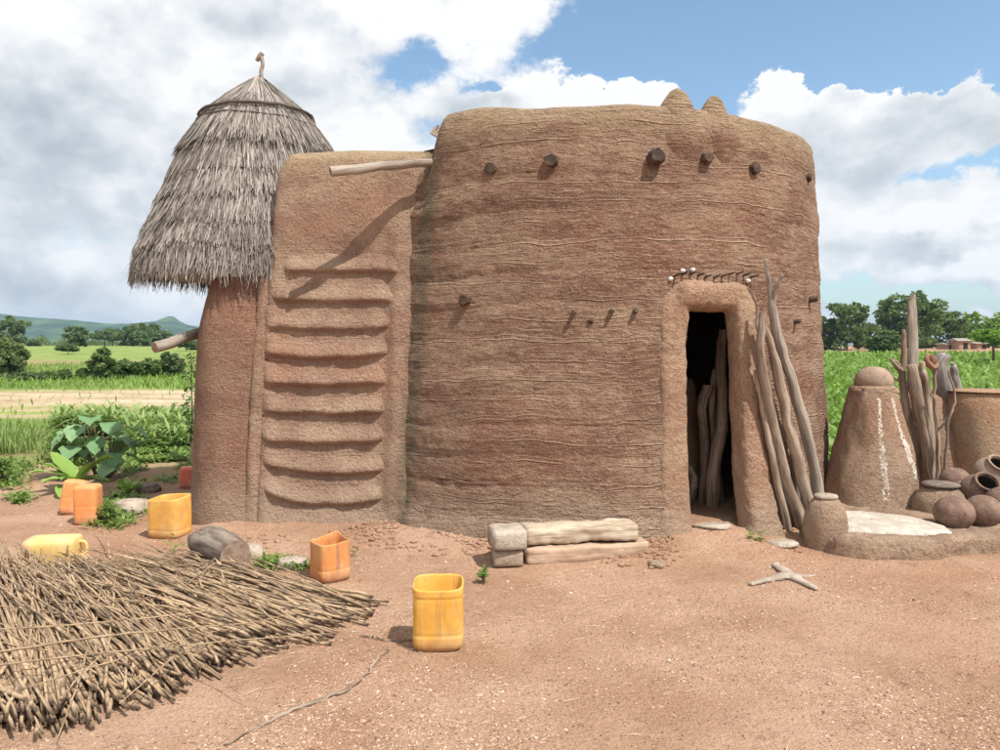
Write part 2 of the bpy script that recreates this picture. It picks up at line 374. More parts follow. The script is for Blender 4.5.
class MB:
    def __init__(s): s.v = []; s.f = []; s.tc = []; s.mi = []
    def add(s, vs, fs, tc=None, mi=0):
        b = len(s.v); s.v += [tuple(v) for v in vs]; s.f += [tuple(b + i for i in f) for f in fs]
        s.tc += [tuple(t) for t in (tc if tc is not None else vs)]; s.mi += [mi] * len(fs)
    def mesh(s, name):
        me = bpy.data.meshes.new(name); me.from_pydata(s.v, [], s.f)
        me.polygons.foreach_set('material_index', s.mi)
        a = me.attributes.new('tc', 'FLOAT_VECTOR', 'POINT'); a.data.foreach_set('vector', [c for t in s.tc for c in t])
        me.update(); return me
    def build(s, name, mats, parent=None, smooth=True):
        return link(name, s.mesh(name), mats, parent, smooth)
    def tube(s, pts, rad, seg=10, rough=.0, rs=8.0, cap=True, seed=0., flat=1.0, endmi=0, squash=None):
        pts = [Vector(p) for p in pts]; n = len(pts)
        rad = rad if isinstance(rad, (list, tuple)) else [rad] * n
        T = [(pts[min(i + 1, n - 1)] - pts[max(i - 1, 0)]).normalized() for i in range(n)]
        ref = Vector((0, 0, 1)) if abs(T[0].z) < .9 else Vector((0, 1, 0))
        u = T[0].cross(ref).normalized(); vs = []; tc = []; L = 0
        for i in range(n):
            u = (u - T[i] * u.dot(T[i])).normalized(); w = T[i].cross(u)
            if i: L += (pts[i] - pts[i - 1]).length
            for k in range(seg):
                a = 2 * math.pi * k / seg; r = rad[i]
                if rough: r *= 1 + rough * nz(math.cos(a) * 1.3 + seed, math.sin(a) * 1.3 + seed * 3, L * rs + seed)
                vs.append(pts[i] + (u * math.cos(a) + w * math.sin(a) * flat) * r)
                tc.append((math.cos(a) * rad[i] + seed, math.sin(a) * rad[i], L))
        fs = [(i * seg + k, i * seg + (k + 1) % seg, (i + 1) * seg + (k + 1) % seg, (i + 1) * seg + k)
              for i in range(n - 1) for k in range(seg)]
        s.add(vs, fs, tc)
        if cap:
            s.add(vs[:seg], [tuple(range(seg))[::-1]], tc[:seg], endmi)
            s.add(vs[-seg:], [tuple(range(seg))], tc[-seg:], endmi)
        return s
    def lathe(s, prof, c, seg=40, wob=0.0, seed=0., mi=0, ey=1.0, ws=2.0):
        """prof: (r, z) from bottom to top, about centre c"""
        c = Vector(c); vs = []
        for r, z in prof:
            for k in range(seg):
                a = 2 * math.pi * k / seg
                rr = r * (1 + wob * nz(math.cos(a) * ws + seed, math.sin(a) * ws + seed, z * ws * 2.5))
                vs.append(c + Vector((math.cos(a) * rr, math.sin(a) * rr * ey, z)))
        m = len(prof)
        fs = [(i * seg + k, i * seg + (k + 1) % seg, (i + 1) * seg + (k + 1) % seg, (i + 1) * seg + k)
              for i in range(m - 1) for k in range(seg)]
        s.add(vs, fs, None, mi); return s
def curve(pts, n=16, jit=0.0, seed=0.):
    """Catmull-Rom through pts"""
    P = [Vector(p) for p in pts]; P = [P[0] * 2 - P[1]] + P + [P[-1] * 2 - P[-2]]; out = []
    segs = len(P) - 3
    for i in range(n + 1):
        t = i / n * segs; k = min(int(t), segs - 1); t -= k
        a, b, c, d = P[k:k + 4]
        q = .5 * ((2 * b) + (c - a) * t + (2 * a - 5 * b + 4 * c - d) * t * t + (3 * b - a - 3 * c + d) * t ** 3)
        if jit:
            q = q + Vector((nz(i * .45, seed, 1.3), nz(i * .45, seed, 7.7), nz(i * .45, seed, 4.1))) * jit
        out.append(q)
    return out
def lerp_r(rs, n):
    m = len(rs) - 1
    return [rs[min(int(i / n * m), m - 1)] * (1 - (i / n * m - min(int(i / n * m), m - 1))) + rs[min(int(i / n * m), m - 1) + 1] * (i / n * m - min(int(i / n * m), m - 1)) for i in range(n + 1)]
def fuse(name, mb, mats, parent=None, voxel=.015, smooth=6, amp=.01, sc=5.0, amp2=0.0):
    """joins overlapping closed shapes into one hand-moulded skin"""
    me = mb.mesh('tmp'); o = bpy.data.objects.new('tmp', me); COL.objects.link(o)
    r = o.modifiers.new('r', 'REMESH'); r.mode = 'VOXEL'; r.voxel_size = voxel
    s = o.modifiers.new('s', 'SMOOTH'); s.iterations = smooth; s.factor = .6
    dg = bpy.context.evaluated_depsgraph_get(); dg.update()
    m2 = bpy.data.meshes.new_from_object(o.evaluated_get(dg)); bpy.data.objects.remove(o)
    m2.name = name
    nrm = [v.normal.copy() for v in m2.vertices]
    for v in m2.vertices:
        p = v.co.copy(); d = amp * noise.noise(p * sc) + amp * .5 * noise.noise(p * sc * 2.7)
        if amp2: d += amp2 * noise.noise(p * 21)
        v.co = p + nrm[v.index] * d
    return link(name, m2, mats, parent)
def ball(mb, c, r, sz=1.0, seg=24):
    n = 12
    prof = [(max(1e-4, r * math.sin(math.pi * i / n)), -r * sz * math.cos(math.pi * i / n)) for i in range(n + 1)]
    mb.lathe(prof, c, seg)
    return mb

# ------------------------------------------------------------------ ground
HC = Vector((.85, 8.72))            # centre of the round house body
HR0, HR1, HTOP = 2.65, 2.42, 3.55
def ground_z(x, y):
    z = .010 * nz(x * .7, y * .7, 3) + .008 * nz(x * 2.3, y * 2.3, 9) + .005 * nz(x * 6, y * 6, 1)
    d = math.hypot(x - HC.x, y - HC.y)
    # washed-down earth round the walls
    b = sstep(3.25, 2.55, d + .16 * nz(x * 2.2, y * 2.2, 5)) * .075
    if y < 7.4: b = max(b, sstep(.65, .0, 6.72 - y + .2 * nz(x * 2.4, 4)) * sstep(-2.9, -2.3, x) * sstep(.2, -.6, x) * .085)
    z += b + b * .22 * (nz(x * 9, y * 9, 4) + .7 * nz(x * 21, y * 21, 4))
    z += .085 * math.exp(-((x - 1.72) / .45) ** 2 - ((y - 6.25) / .38) ** 2)   # ramp at the door
    if d < 2.5: z = min(z + .1, .16)
    far = sstep(30, 190, y) * 1.55
    z += far + (sstep(12, 60, y) * .25 * nz(x * .03, y * .03))
    if y > 260: z -= sstep(260, 900, y) * 14
    return z
def grid_axis(a, b, step, lo, hi, gr=1.13):
    xs = list(np.arange(a, b + 1e-6, step)); s = step; x = b
    while x < hi: s *= gr; x += s; xs.append(x)
    s = step; x = a
    while x > lo: s *= gr; x -= s; xs.insert(0, x)
    return xs
gx = grid_axis(-5.6, 5.6, .055, -4500, 4500); gy = grid_axis(2.3, 10.0, .055, -400, 6000)
W = len(gx)
gv = [(x, y, ground_z(x, y) if abs(x) < 800 else ground_z(800, y)) for y in gy for x in gx]
gf = [(j * W + i, j * W + i + 1, (j + 1) * W + i + 1, (j + 1) * W + i) for j in range(len(gy) - 1) for i in range(W - 1)]
me = bpy.data.meshes.new('ground'); me.from_pydata(gv, [], gf)
tag(link('ground', me, 'soil'), kind='structure')
def GP(px, py, dz=0.0):
    p = G(px, py)
    for _ in range(6): p = G(px, py, ground_z(p.x, p.y))
    p.z += dz; return p

# distant hills
def hills():
    xs = np.linspace(-2600, 1500, 190); ys = np.linspace(1250, 2600, 40); v = []; f = []
    for y in ys:
        for x in xs:
            u = x / y
            # skyline heights (in picture rows above the horizon) by direction
            k = [(-1.6, 26), (-.72, 30), (-.64, 31), (-.60, 27), (-.56, 24.5), (-.50, 21), (-.46, 22.5), (-.425, 25), (-.40, 20), (-.37, 17), (-.30, 16), (0, 12), (.3, 5), (.45, 1), (.9, 0)]
            h = np.interp(u, [a for a, _ in k], [b for _, b in k])
            t = sstep(1250, 2200, y)
            z = h / F * 2200 * t + 14 * nz(x * .004, y * .004) * t + 6 * nz(x * .013, y * .013) * t - 14 * (1 - t) 
            z += 15 * math.exp(-((u + .421) / .0055) ** 4) * sstep(2000, 2200, y) * sstep(2500, 2300, y)
            v.append((x, y, z))
    w = len(xs)
    for j in range(len(ys) - 1):
        for i in range(w - 1): f.append((j * w + i, j * w + i + 1, (j + 1) * w + i + 1, (j + 1) * w + i))
    me = bpy.data.meshes.new('hills'); me.from_pydata(v, [], f)
    tag(link('hills', me, 'hill'), kind='structure')
hills()

# loose gravel
def gravel():
    N = 42000; V = []; Fc = []
    base = np.array([(1, 0, 0), (-1, 0, 0), (0, 1, 0), (0, -1, 0), (0, 0, 1), (0, 0, -1)], float)
    tri = [(0, 2, 4), (2, 1, 4), (1, 3, 4), (3, 0, 4), (2, 0, 5), (1, 2, 5), (3, 1, 5), (0, 3, 5)]
    n = 0
    while n < N:
        y = 2.9 + 6.5 * random.random() ** 1.5; x = random.uniform(-.70, .70) * y
        if y > 7 and -2.9 < x < 3.4: continue
        if math.hypot(x - HC.x, y - HC.y) < 2.62: continue
        m = nz(x * 1.1, y * 1.1, 2) + .45 * nz(x * 3.1, y * 3.1, 8)
        if random.random() > .45 + 1.4 * m: continue
        s = .0020 + .0060 * random.random() ** 3.0
        if random.random() < .012: s *= 2.0
        sc = np.array([random.uniform(.7, 1.6), random.uniform(.6, 1.1), random.uniform(.35, .8)]) * s
        a = random.uniform(0, 6.3); ca, sa = math.cos(a), math.sin(a)
        p = base * sc * (1 + .35 * rng.standard_normal((6, 1))); q = p.copy()
        q[:, 0] = p[:, 0] * ca - p[:, 1] * sa; q[:, 1] = p[:, 0] * sa + p[:, 1] * ca
        q += (x, y, ground_z(x, y) + sc[2] * .3)
        b = len(V); V.extend(map(tuple, q)); Fc.extend((b + i, b + j, b + k) for i, j, k in tri); n += 1
    me = bpy.data.meshes.new('gravel'); me.from_pydata(V, [], Fc)
    tag(link('gravel', me, 'grit', smooth=False), 'loose pale gravel scattered over the red earth yard', 'gravel', kind='stuff')
gravel()
def clods():
    V = []; Fc = []; bm = bmesh.new(); bmesh.ops.create_icosphere(bm, subdivisions=2, radius=1)
    bv = [v.co.copy() for v in bm.verts]; bf = [tuple(v.index for v in f.verts) for f in bm.faces]; bm.free(); n = 0
    while n < 1500:
        if random.random() < .7:
            th = random.uniform(-.75, .62); d = 2.72 + abs(random.gauss(0, .17)); x = HC.x + math.sin(th) * d; y = HC.y - math.cos(th) * d
        else: x = random.uniform(-2.5, -.7); y = 6.58 - abs(random.gauss(0, .22))
        if nz(x * 2.2, y * 2.2, 15) < -.12: continue
        if 1.35 < x < 2.1 and y < 6.6: continue
        n += 1; s = .004 + .022 * random.random() ** 3; c = Vector((x, y, ground_z(x, y) + s * .25)); b = len(V); sd = random.random() * 99
        for q in bv: V.append(tuple(c + Vector((q.x * 1.2, q.y, q.z * .7)) * s * (1 + .45 * noise.noise(q * 1.4 + Vector((sd, 0, 0))))))
        Fc += [tuple(b + i for i in f) for f in bf]
    me = bpy.data.meshes.new('earth_clods'); me.from_pydata(V, [], Fc)
    tag(link('earth_clods', me, 'soil', smooth=False), 'crumbled earth clods washed down along the foot of the mud walls', 'earth clods', kind='stuff')
clods()

# ------------------------------------------------------------------ the house
house = empty('mud_house', (.6, 7.5, 0))
tag(house, 'round brown mud house with stepped wall, dark doorway and thatched tower', 'house')
def hr(z):                     # radius of the body at height z
    return HR0 + (HR1 - HR0) * min(1, z / 3.4) + .05 * sstep(.35, 0, z)
def wall_disp(x, y, z, th=0.0):
    d = .030 * nz(x * .8, y * .8, z * .7) + .012 * nz(x * 2.5, y * 2.5, z * 3)
    zz = z + .07 * nz(x * .9, y * .9, 11) + .05 * nz(x * .25, 5, z * .4)
    c = zz / .245; fr = c - math.floor(c); ci = math.floor(c)
    d += .013 * (math.sin(math.pi * fr) ** .6) * (.5 + nz(ci * 3.7, x * .35, y * .35) + .35)
    lip = math.exp(-((fr - .04) / .035) ** 2) + .8 * math.exp(-((fr - .20) / .03) ** 2)
    pm = sstep(-.1, .25, nz(x * .8 + ci * 5.1, y * .8, ci * 2.2))
    d += .008 * lip * pm
    d += .0045 * nz(x * 9, y * 9, z * 14) + .003 * nz(x * 24, y * 24, z * 24)
    return d
def main_wall():
    NT_ = 900; zs = [i * 3.38 / 250 for i in range(251)]
    rings = [(hr(z), z) for z in zs]
    rr = .15; r0 = rings[-1][0]
    for i in range(1, 13):
        a = math.pi / 2 * i / 12; rings.append((r0 - rr + rr * math.cos(a), 3.38 + .17 * math.sin(a)))
    for i in range(1, 8):
        a = math.pi / 2 * i / 7; rings.append((r0 - rr - .12 * math.sin(a), 3.55 - .12 * (1 - math.cos(a))))
    rings += [(r0 - .28, 3.2), (r0 - .3, 2.95), (1.0, 2.93), (.01, 2.93)]
    th = [2 * math.pi * k / NT_ for k in range(NT_)]
    v = []; f = []
    for j, (r, z) in enumerate(rings):
        for t in th:
            s, c = math.sin(t), -math.cos(t)
            x = HC.x + s * r; y = HC.y + c * r
            front = c < .35
            if front and j < 275: d = wall_disp(x, y, z)
            else: d = .02 * nz(x, y, z)
            # parapet not perfectly level
            zo = (.03 * nz(s * 1.6, c * 1.6, 3) + .015 * nz(s * 6, c * 6, 3)) * sstep(2.9, 3.4, z) if j < 275 else 0
            zo += (.045 * sstep(-.2, -.45, s) - .42 * sstep(-.545, -.625, s) + .07 * sstep(.55, .95, s)) * sstep(2.6, 3.4, z)
            # soft dent rows round the foot
            v.append((x + s * d, y + c * d, z + zo))
    def cut(t, z):
        x = math.sin(t)
        return DOOR_A < t < DOOR_B and z < 2.0
    for j in range(len(rings) - 1):
        for k in range(NT_):
            t = th[k]
            if cut(t, rings[j][1]): continue
            k2 = (k + 1) % NT_
            f.append((j * NT_ + k, j * NT_ + k2, (j + 1) * NT_ + k2, (j + 1) * NT_ + k))
    me = bpy.data.meshes.new('wall'); me.from_pydata(v, [], f)
    o = link('wall', me, 'mud', house)
    # inner skin
    mb = MB(); 
    vs = []; fs = []; n2 = 200; zz = [-.05, 1.98, 2.93]
    for z in zz:
        for k in range(n2):
            t = 2 * math.pi * k / n2; vs.append((HC.x + math.sin(t) * (hr(z) - .34), HC.y - math.cos(t) * (hr(z) - .34), z))
    for j in range(2):
        for k in range(n2):
            t = 2 * math.pi * (k + .5) / n2
            if DOOR_A - .05 < t < DOOR_B + .16 and j == 0: continue
            fs.append((j * n2 + k, (j + 1) * n2 + k, (j + 1) * n2 + (k + 1) % n2, j * n2 + (k + 1) % n2))
    mb.add(vs, fs); mb.build('inner_wall', 'mud_tower', house)
# door opening as angles from the front of the circle
DOOR_A, DOOR_B = math.asin(.58 / 2.62), math.asin(1.15 / 2.62)
main_wall()
def onwall(px, py, off=0.0):
    r = ray(px, py); o = Vector((0, 0, CAMZ)); t = 5.2
    while t < 9.5:
        p = o + r * t
        if math.hypot(p.x - HC.x, p.y - HC.y) < hr(max(0, p.z)) + off: return p
        t += .004
    return o + r * 7.5
def wnorm(p): return Vector((p.x - HC.x, p.y - HC.y, 0)).normalized()
def polar(t, out, z):          # point on the wall at angle t, `out` metres proud
    r = hr(z) + out; return Vector((HC.x + math.sin(t) * r, HC.y - math.cos(t) * r, z))

# door frame: two thick jambs and a lintel moulded as one
def box_path(mb, pts, w, d, inner=.3):
    """rounded slab standing along pts: (theta, z, half width, out)"""
    rings = []; seg = 28
    for (t, z, hw, out) in pts:
        c = polar(t, (out - inner) / 2, z); nrm = Vector((math.sin(t), -math.cos(t), 0)); tan = Vector((math.cos(t), math.sin(t), 0))
        hd = (out + inner) / 2; ring = []
        for k in range(seg):
            a = 2 * math.pi * k / seg; ca, sa = math.cos(a), math.sin(a); e = .55
            ring.append(c + tan * hw * math.copysign(abs(ca) ** e, ca) + nrm * hd * math.copysign(abs(sa) ** e, sa))
        rings.append(ring)
    vs = [p for r in rings for p in r]; m = len(rings)
    fs = [(i * seg + k, i * seg + (k + 1) % seg, (i + 1) * seg + (k + 1) % seg, (i + 1) * seg + k) for i in range(m - 1) for k in range(seg)]
    fs += [tuple(range(seg))[::-1], tuple((m - 1) * seg + k for k in range(seg))]
    mb.add(vs, fs)
mb = MB()
tL = lambda x: math.asin(x / 2.62)
box_path(mb, [(tL(.53), -.1, .18, .05), (tL(.54), .3, .15, .035), (tL(.55), .9, .13, .03), (tL(.55), 1.5, .13, .04), (tL(.565), 1.90, .14, .06), (tL(.59), 2.03, .12, .05), (tL(.61), 2.10, .06, .02)], 0, 0)
box_path(mb, [(tL(1.26), -.1, .20, .17), (tL(1.25), .15, .17, .15), (tL(1.225), .5, .14, .13), (tL(1.205), 1.0, .12, .12), (tL(1.195), 1.5, .115, .12), (tL(1.19), 1.88, .12, .13), (tL(1.18), 2.03, .11, .11), (tL(1.15), 2.11, .06, .07)], 0, 0, .10)
ln = []
for i in range(9):
    t = DOOR_A - .02 + (DOOR_B - DOOR_A + .05) * i / 8
    ln.append(t)
seg = 24; vs = []
for i, t in enumerate(ln):
    nrm = Vector((math.sin(t), -math.cos(t), 0)); sag = .01 * math.sin(i)
    e = 1 if 0 < i < 8 else .6
    for k in range(seg):
        a = 2 * math.pi * k / seg; ca, sa = math.cos(a), math.sin(a); ex = .7
        c = polar(t, -.06, 2.01 + sag)
        vs.append(c + nrm * .165 * e * math.copysign(abs(ca) ** ex, ca) + Vector((0, 0, .125 * e * math.copysign(abs(sa) ** ex, sa))))
mb.add(vs, [(i * seg + k, i * seg + (k + 1) % seg, (i + 1) * seg + (k + 1) % seg, (i + 1) * seg + k) for i in range(8) for k in range(seg)] + [tuple(range(seg))[::-1], tuple(8 * seg + k for k in range(seg))])
fuse('door_frame', mb, 'mud_frame', house, .014, 12, .011, 4.0, .006)
tag(house.children[-1] if house.children else house)

# low wall seen inside the doorway
mb = MB(); vs = []
for k in range(13):
    t = tL(.2) + k * (tL(1.7) - tL(.2)) / 12
    for z, o_ in ((-.1, -.95), (1.2, -.97), (1.28, -1.0), (1.3, -1.08), (1.25, -1.2)): vs.append(polar(t, o_ + .04 * nz(k, z), z + .03 * nz(k * .5, 3)))
mb.add(vs, [(a * 5 + b, (a + 1) * 5 + b, (a + 1) * 5 + b + 1, a * 5 + b + 1) for a in range(12) for b in range(4)])
mb.build('partition_wall', 'mud_frame', house)

# parapet horns
def horn(px_c, py_top, half, base_py):
    b = onwall(px_c, 122); n_ = wnorm(b)
    Y = (b - n_ * .10).y; tp = at(px_c, py_top, Y); w = half / F * Y
    z0 = at(px_c, base_py, Y).z; mb = MB(); prof = []
    H = tp.z - z0 + .14
    prof = [(w * .2, -.62), (w * .55, -.50), (w * .95, -.36), (w * 1.2, -.24)]
    for i in range(15):
        t = i / 14; prof.append((w * (.42 * (1 - t) ** 2 + .92 * (max(0, 1 - t ** 2.6)) ** .5 * (1 - .30 * t)) + .002, -.14 + H * t))
    mb.lathe(prof, (tp.x, Y, z0), 32, .12, px_c, ey=.62)
    return mb.build('horn', 'mud', house)
horn(677, 88, 22.5, 119); horn(714, 95, 19, 123)

# stubs of roof beams, pegs, shells
def stub(px, py, rpx, L, mat='dark_stub', name='beam_end', up=0.0, down=0.0, broken=.25):
    p = onwall(px, py); n_ = wnorm(p); r = rpx / F * p.y; mb = MB()
    d = (n_ + Vector((0, 0, up))).normalized()
    pts = curve([p - d * .12, p + d * L * .5, p + d * L], 8)
    rr = lerp_r([r, r * 1.05, r * .82], 8); mb.tube(pts, rr, 12, broken * 1.6, 30, True, px * .1)
    return mb.build(name, mat, house)
for px, py, r, L in ((492, 168, 5.5, .035), (551, 162, 6.5, .06), (654, 158, 7.5, .10), (705, 159, 5.5, .07), (752, 169, 5.5, .06), (806, 178, 3.5, .05), (466, 300, 5.5, .05)):
    stub(px, py, r, L)
for px, py, r, L, up in ((574, 312, 2.2, .07, -.1), (611, 311, 2.4, .07, -.1), (634, 312, 2.4, .08, .15), (808, 300, 3, .09, .1), (793, 322, 2.5, .07, .1), (591, 321, 2.6, .02, 0)):  # last entry is a wall hole; near-black colour stands for its shade
    stub(px, py, r, L, 'dark_stub', 'peg', up)
for i in range(11):
    px = 672 + i * 7.6 + random.uniform(-1.2, 1.2); p = onwall(px, 277 - 2 * math.sin(i)); n_ = wnorm(p)
    mb = MB(); d = (n_ + Vector((.25, 0, .25))).normalized()
    mb.tube([p - d * .03, p + d * .05, p + d * .10], [.010, .009, .006], 7, .2, 30)
    mb.build('peg', 'dark_stub', house)
for px, py in ((670, 279), (682, 271), (692, 270), (747, 281)):
    p = onwall(px, py, .02); mb = MB(); ball(mb, p + wnorm(p) * .012, .021, .85, 12); mb.build('shell', 'shell', house)

# generic moulded wall from a plan outline
def plan_wall(name, outline, zt, inset, mat, rr=.15, dz=.02, disp=None, roof_in=.3, topfn=None):
    n = len(outline); P = [Vector(p) for p in outline]
    N = []
    for i in range(n):
        t = (P[(i + 1) % n] - P[i - 1]).normalized(); N.append(Vector((t.y, -t.x)))
    rings = []; z = -.1
    while z < zt - rr: rings.append((z, inset(z))); z += dz
    i0 = inset(zt - rr)
    for k in range(0, 9):
        a = math.pi / 2 * k / 8; rings.append((zt - rr + rr * math.sin(a), i0 + rr - rr * math.cos(a)))
    rings += [(zt - .01, i0 + rr + .06), (zt - .08, i0 + roof_in), (zt - .35, i0 + roof_in + .03)]
    v = []
    for (z, ins) in rings:
        for i in range(n):
            p = P[i] - N[i] * ins; zz = z + (topfn(p.x, p.y) * sstep(zt - .5, zt - .1, z) if topfn else 0)
            d = disp(p.x, p.y, zz) if disp else 0
            v.append((p.x + N[i].x * d, p.y + N[i].y * d, zz))
    m = len(rings)
    f = [(j * n + i, j * n + (i + 1) % n, (j + 1) * n + (i + 1) % n, (j + 1) * n + i) for j in range(m - 1) for i in range(n)]
    f.append(tuple((m - 1) * n + i for i in range(n)))
    me = bpy.data.meshes.new(name); me.from_pydata(v, [], f)
    return link(name, me, mat, house)
def rounded(pts, rad, step=.02):
    """closed polygon (counter-clockwise) with rounded corners, resampled"""
    out = []; n = len(pts); P = [Vector(p) for p in pts]
    for i in range(n):
        a, b, c = P[i - 1], P[i], P[(i + 1) % n]; r = rad[i]
        d1 = (a - b).normalized(); d2 = (c - b).normalized(); s, e = b + d1 * r, b + d2 * r
        for k in range(9):
            t = k / 8; out.append((1 - t) ** 2 * s + 2 * t * (1 - t) * b + t * t * e)
    res = []; m = len(out)
    for i in range(m):
        a, b = out[i], out[(i + 1) % m]; k = max(1, int((b - a).length / step))
        for j in range(k): res.append(a + (b - a) * j / k)
    return res
# stepped wall. front face runs from the tower (x -2.15) to the round body (x -.8)
SY0, SY1 = 6.64, 6.88
def sface(x, z):               # y of the stepped wall's front
    y = SY0 + (SY1 - SY0) * z / 3.3
    xs_ = x - .05 * z / 2.4
    y += .055 * sstep(-2.08, -1.96, xs_) * sstep(-.93, -1.06, xs_) * sstep(2.75, 2.35, z) * sstep(-.05, .25, z)   # hollow panel with the steps
    y += .03 * sstep(-.9, -.75, x)
    return y
def sdisp(x, y, z):
    d = .02 * nz(x * 1.1, y, z * 1.1) + .010 * nz(x * 3, y * 3, z * 4) + .004 * nz(x * 11, y * 11, z * 11)
    return d
ol = rounded([(-2.17, 6.64), (-.45, 6.64), (-.2, 7.9), (-2.0, 7.9)], [.2, .02, .1, .1])
def stair_wall():
    n = len(ol); P = ol; N = []
    for i in range(n):
        t = (P[(i + 1) % n] - P[i - 1]).normalized(); N.append(Vector((t.y, -t.x)))
    zt = 3.33; rr = .13; rings = []; z = -.1
    while z < zt - rr: rings.append((z, 0)); z += .018
    for k in range(0, 9):
        a = math.pi / 2 * k / 8; rings.append((zt - rr + rr * math.sin(a), rr - rr * math.cos(a)))
    rings += [(zt - .01, rr + .1), (zt - .1, .36), (zt - .4, .4)]
    v = []
    for z, ins in rings:
        for i in range(n):
            fr = sstep(7.3, 6.7, P[i].y)
            p = P[i] - N[i] * ins; x, y = p.x, p.y
            lean = (SY1 - SY0) * min(z, 3.3) / 3.3
            x += .16 * sstep(-1.2, -2.15, x) * max(0, z) / 3.3
            y += lean * fr
            if N[i].y < -.5: y += (sface(x, z) - (SY0 + lean)) * (1 if ins < .05 else .3)
            # rounded upper left corner of the parapet
            zz = z - sstep(-1.72, -2.05, x) ** 2 * .16 * sstep(2.7, 3.3, z) + (.02 * nz(x * 2, 1) + .03 * (x + 1.2) * .6) * sstep(2.8, 3.3, z)
            d = sdisp(x, y, zz); v.append((x + N[i].x * d, y + N[i].y * d, zz))
    m = len(rings)
    f = [(j * n + i, j * n + (i + 1) % n, (j + 1) * n + (i + 1) % n, (j + 1) * n + i) for j in range(m - 1) for i in range(n)]
    f.append(tuple((m - 1) * n + i for i in range(n)))
    me = bpy.data.meshes.new('stair_wall'); me.from_pydata(v, [], f)
    link('stair_wall', me, 'mud_stair', house)
stair_wall()
# nine moulded steps: crest rows in the picture at left / middle / right
STEPS = [(263, 263, 264, 273, 402), (291, 293, 293, 264, 397), (319, 321, 318, 258, 394), (346, 349, 346, 256, 392), (375, 377, 373, 255, 390),
         (402, 406, 403, 254, 388), (431, 435, 431, 254, 387), (455, 465, 462, 254, 387), (481, 496, 491, 254, 386)]
for si, (yl, ym, yr, xl, xr) in enumerate(STEPS):
    xl += 7; n = 60; prof = [(-.15, -.02), (-.125, -.006), (-.10, .002), (-.078, .010), (-.056, .021), (-.036, .034), (-.018, .046), (-.002, .055), (.012, .060), (.024, .059), (.035, .052), (.044, .040), (.052, .024), (.060, .008), (.070, -.004), (.08, -.02)]
    vs = []
    for i in range(n + 1):
        t = i / n; px = xl + (xr - xl) * t
        if t < .5: py = yl + (ym - yl) * (1 - (1 - 2 * t) ** 2)
        else: py = ym + (yr - ym) * (2 * t - 1) ** 2
        py += 3.5
        r = ray(px, py); Y = 6.72
        for _ in range(5):
            q = Vector((0, 0, CAMZ)) + r * Y; Y = sface(q.x, q.z)
        q = Vector((0, 0, CAMZ)) + r * Y
        e = (min(1, t / .12) * min(1, (1 - t) / .10)); e = math.sin(e * math.pi / 2)
        am = e * (1.0 + .30 * nz(px * .05, si * 3.3) + .1 * nz(px * .2, si)) * (1.12 if si > 2 else .95)
        for (dz, out) in prof:
            z = q.z - dz * 1.0; out2 = out * .76 * am - .035 * (1 - e)
            out2 += .006 * nz(q.x * 5, z * 5, si) + .003 * nz(q.x * 14, z * 14, si)
            zz = q.z - dz + .016 * nz(q.x * 3, si * 9.1) + .008 * nz(q.x * 9, si * 5.1)
            vs.append((q.x, sface(q.x, zz) - out2 - sdisp(q.x, q.y, zz) - (.0), zz))
    m = len(prof)
    fs = [(i * m + k, i * m + k + 1, (i + 1) * m + k + 1, (i + 1) * m + k) for i in range(n) for k in range(m - 1)]
    mb = MB(); mb.add(vs, fs); mb.build('step', 'mud_stair', house)

# granary tower under the thatch
TC = Vector((-2.31, 7.735))
ol2 = []
for k in range(260):
    a = 2 * math.pi * k / 260; ca, sa = math.cos(a), math.sin(a); e = .78
    ol2.append(Vector((TC.x + .605 * math.copysign(abs(ca) ** e, ca), TC.y + 1.03 * math.copysign(abs(sa) ** e, sa))))
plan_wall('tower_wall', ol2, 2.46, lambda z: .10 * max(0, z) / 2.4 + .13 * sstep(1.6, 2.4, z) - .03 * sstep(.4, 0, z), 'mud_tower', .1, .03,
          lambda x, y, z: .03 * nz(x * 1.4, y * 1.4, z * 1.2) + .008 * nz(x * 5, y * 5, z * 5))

mb = MB(); mb.tube(curve([at(252, 545, 6.76), at(254, 500, 6.76), at(258, 400, 6.80), at(263, 330, 6.86), at(268, 270, 6.95)], 60, .012), lerp_r([.095, .075, .07, .07, .07], 60), 20, .12, 4)
mb.build('corner_ridge', 'mud_stair', house)
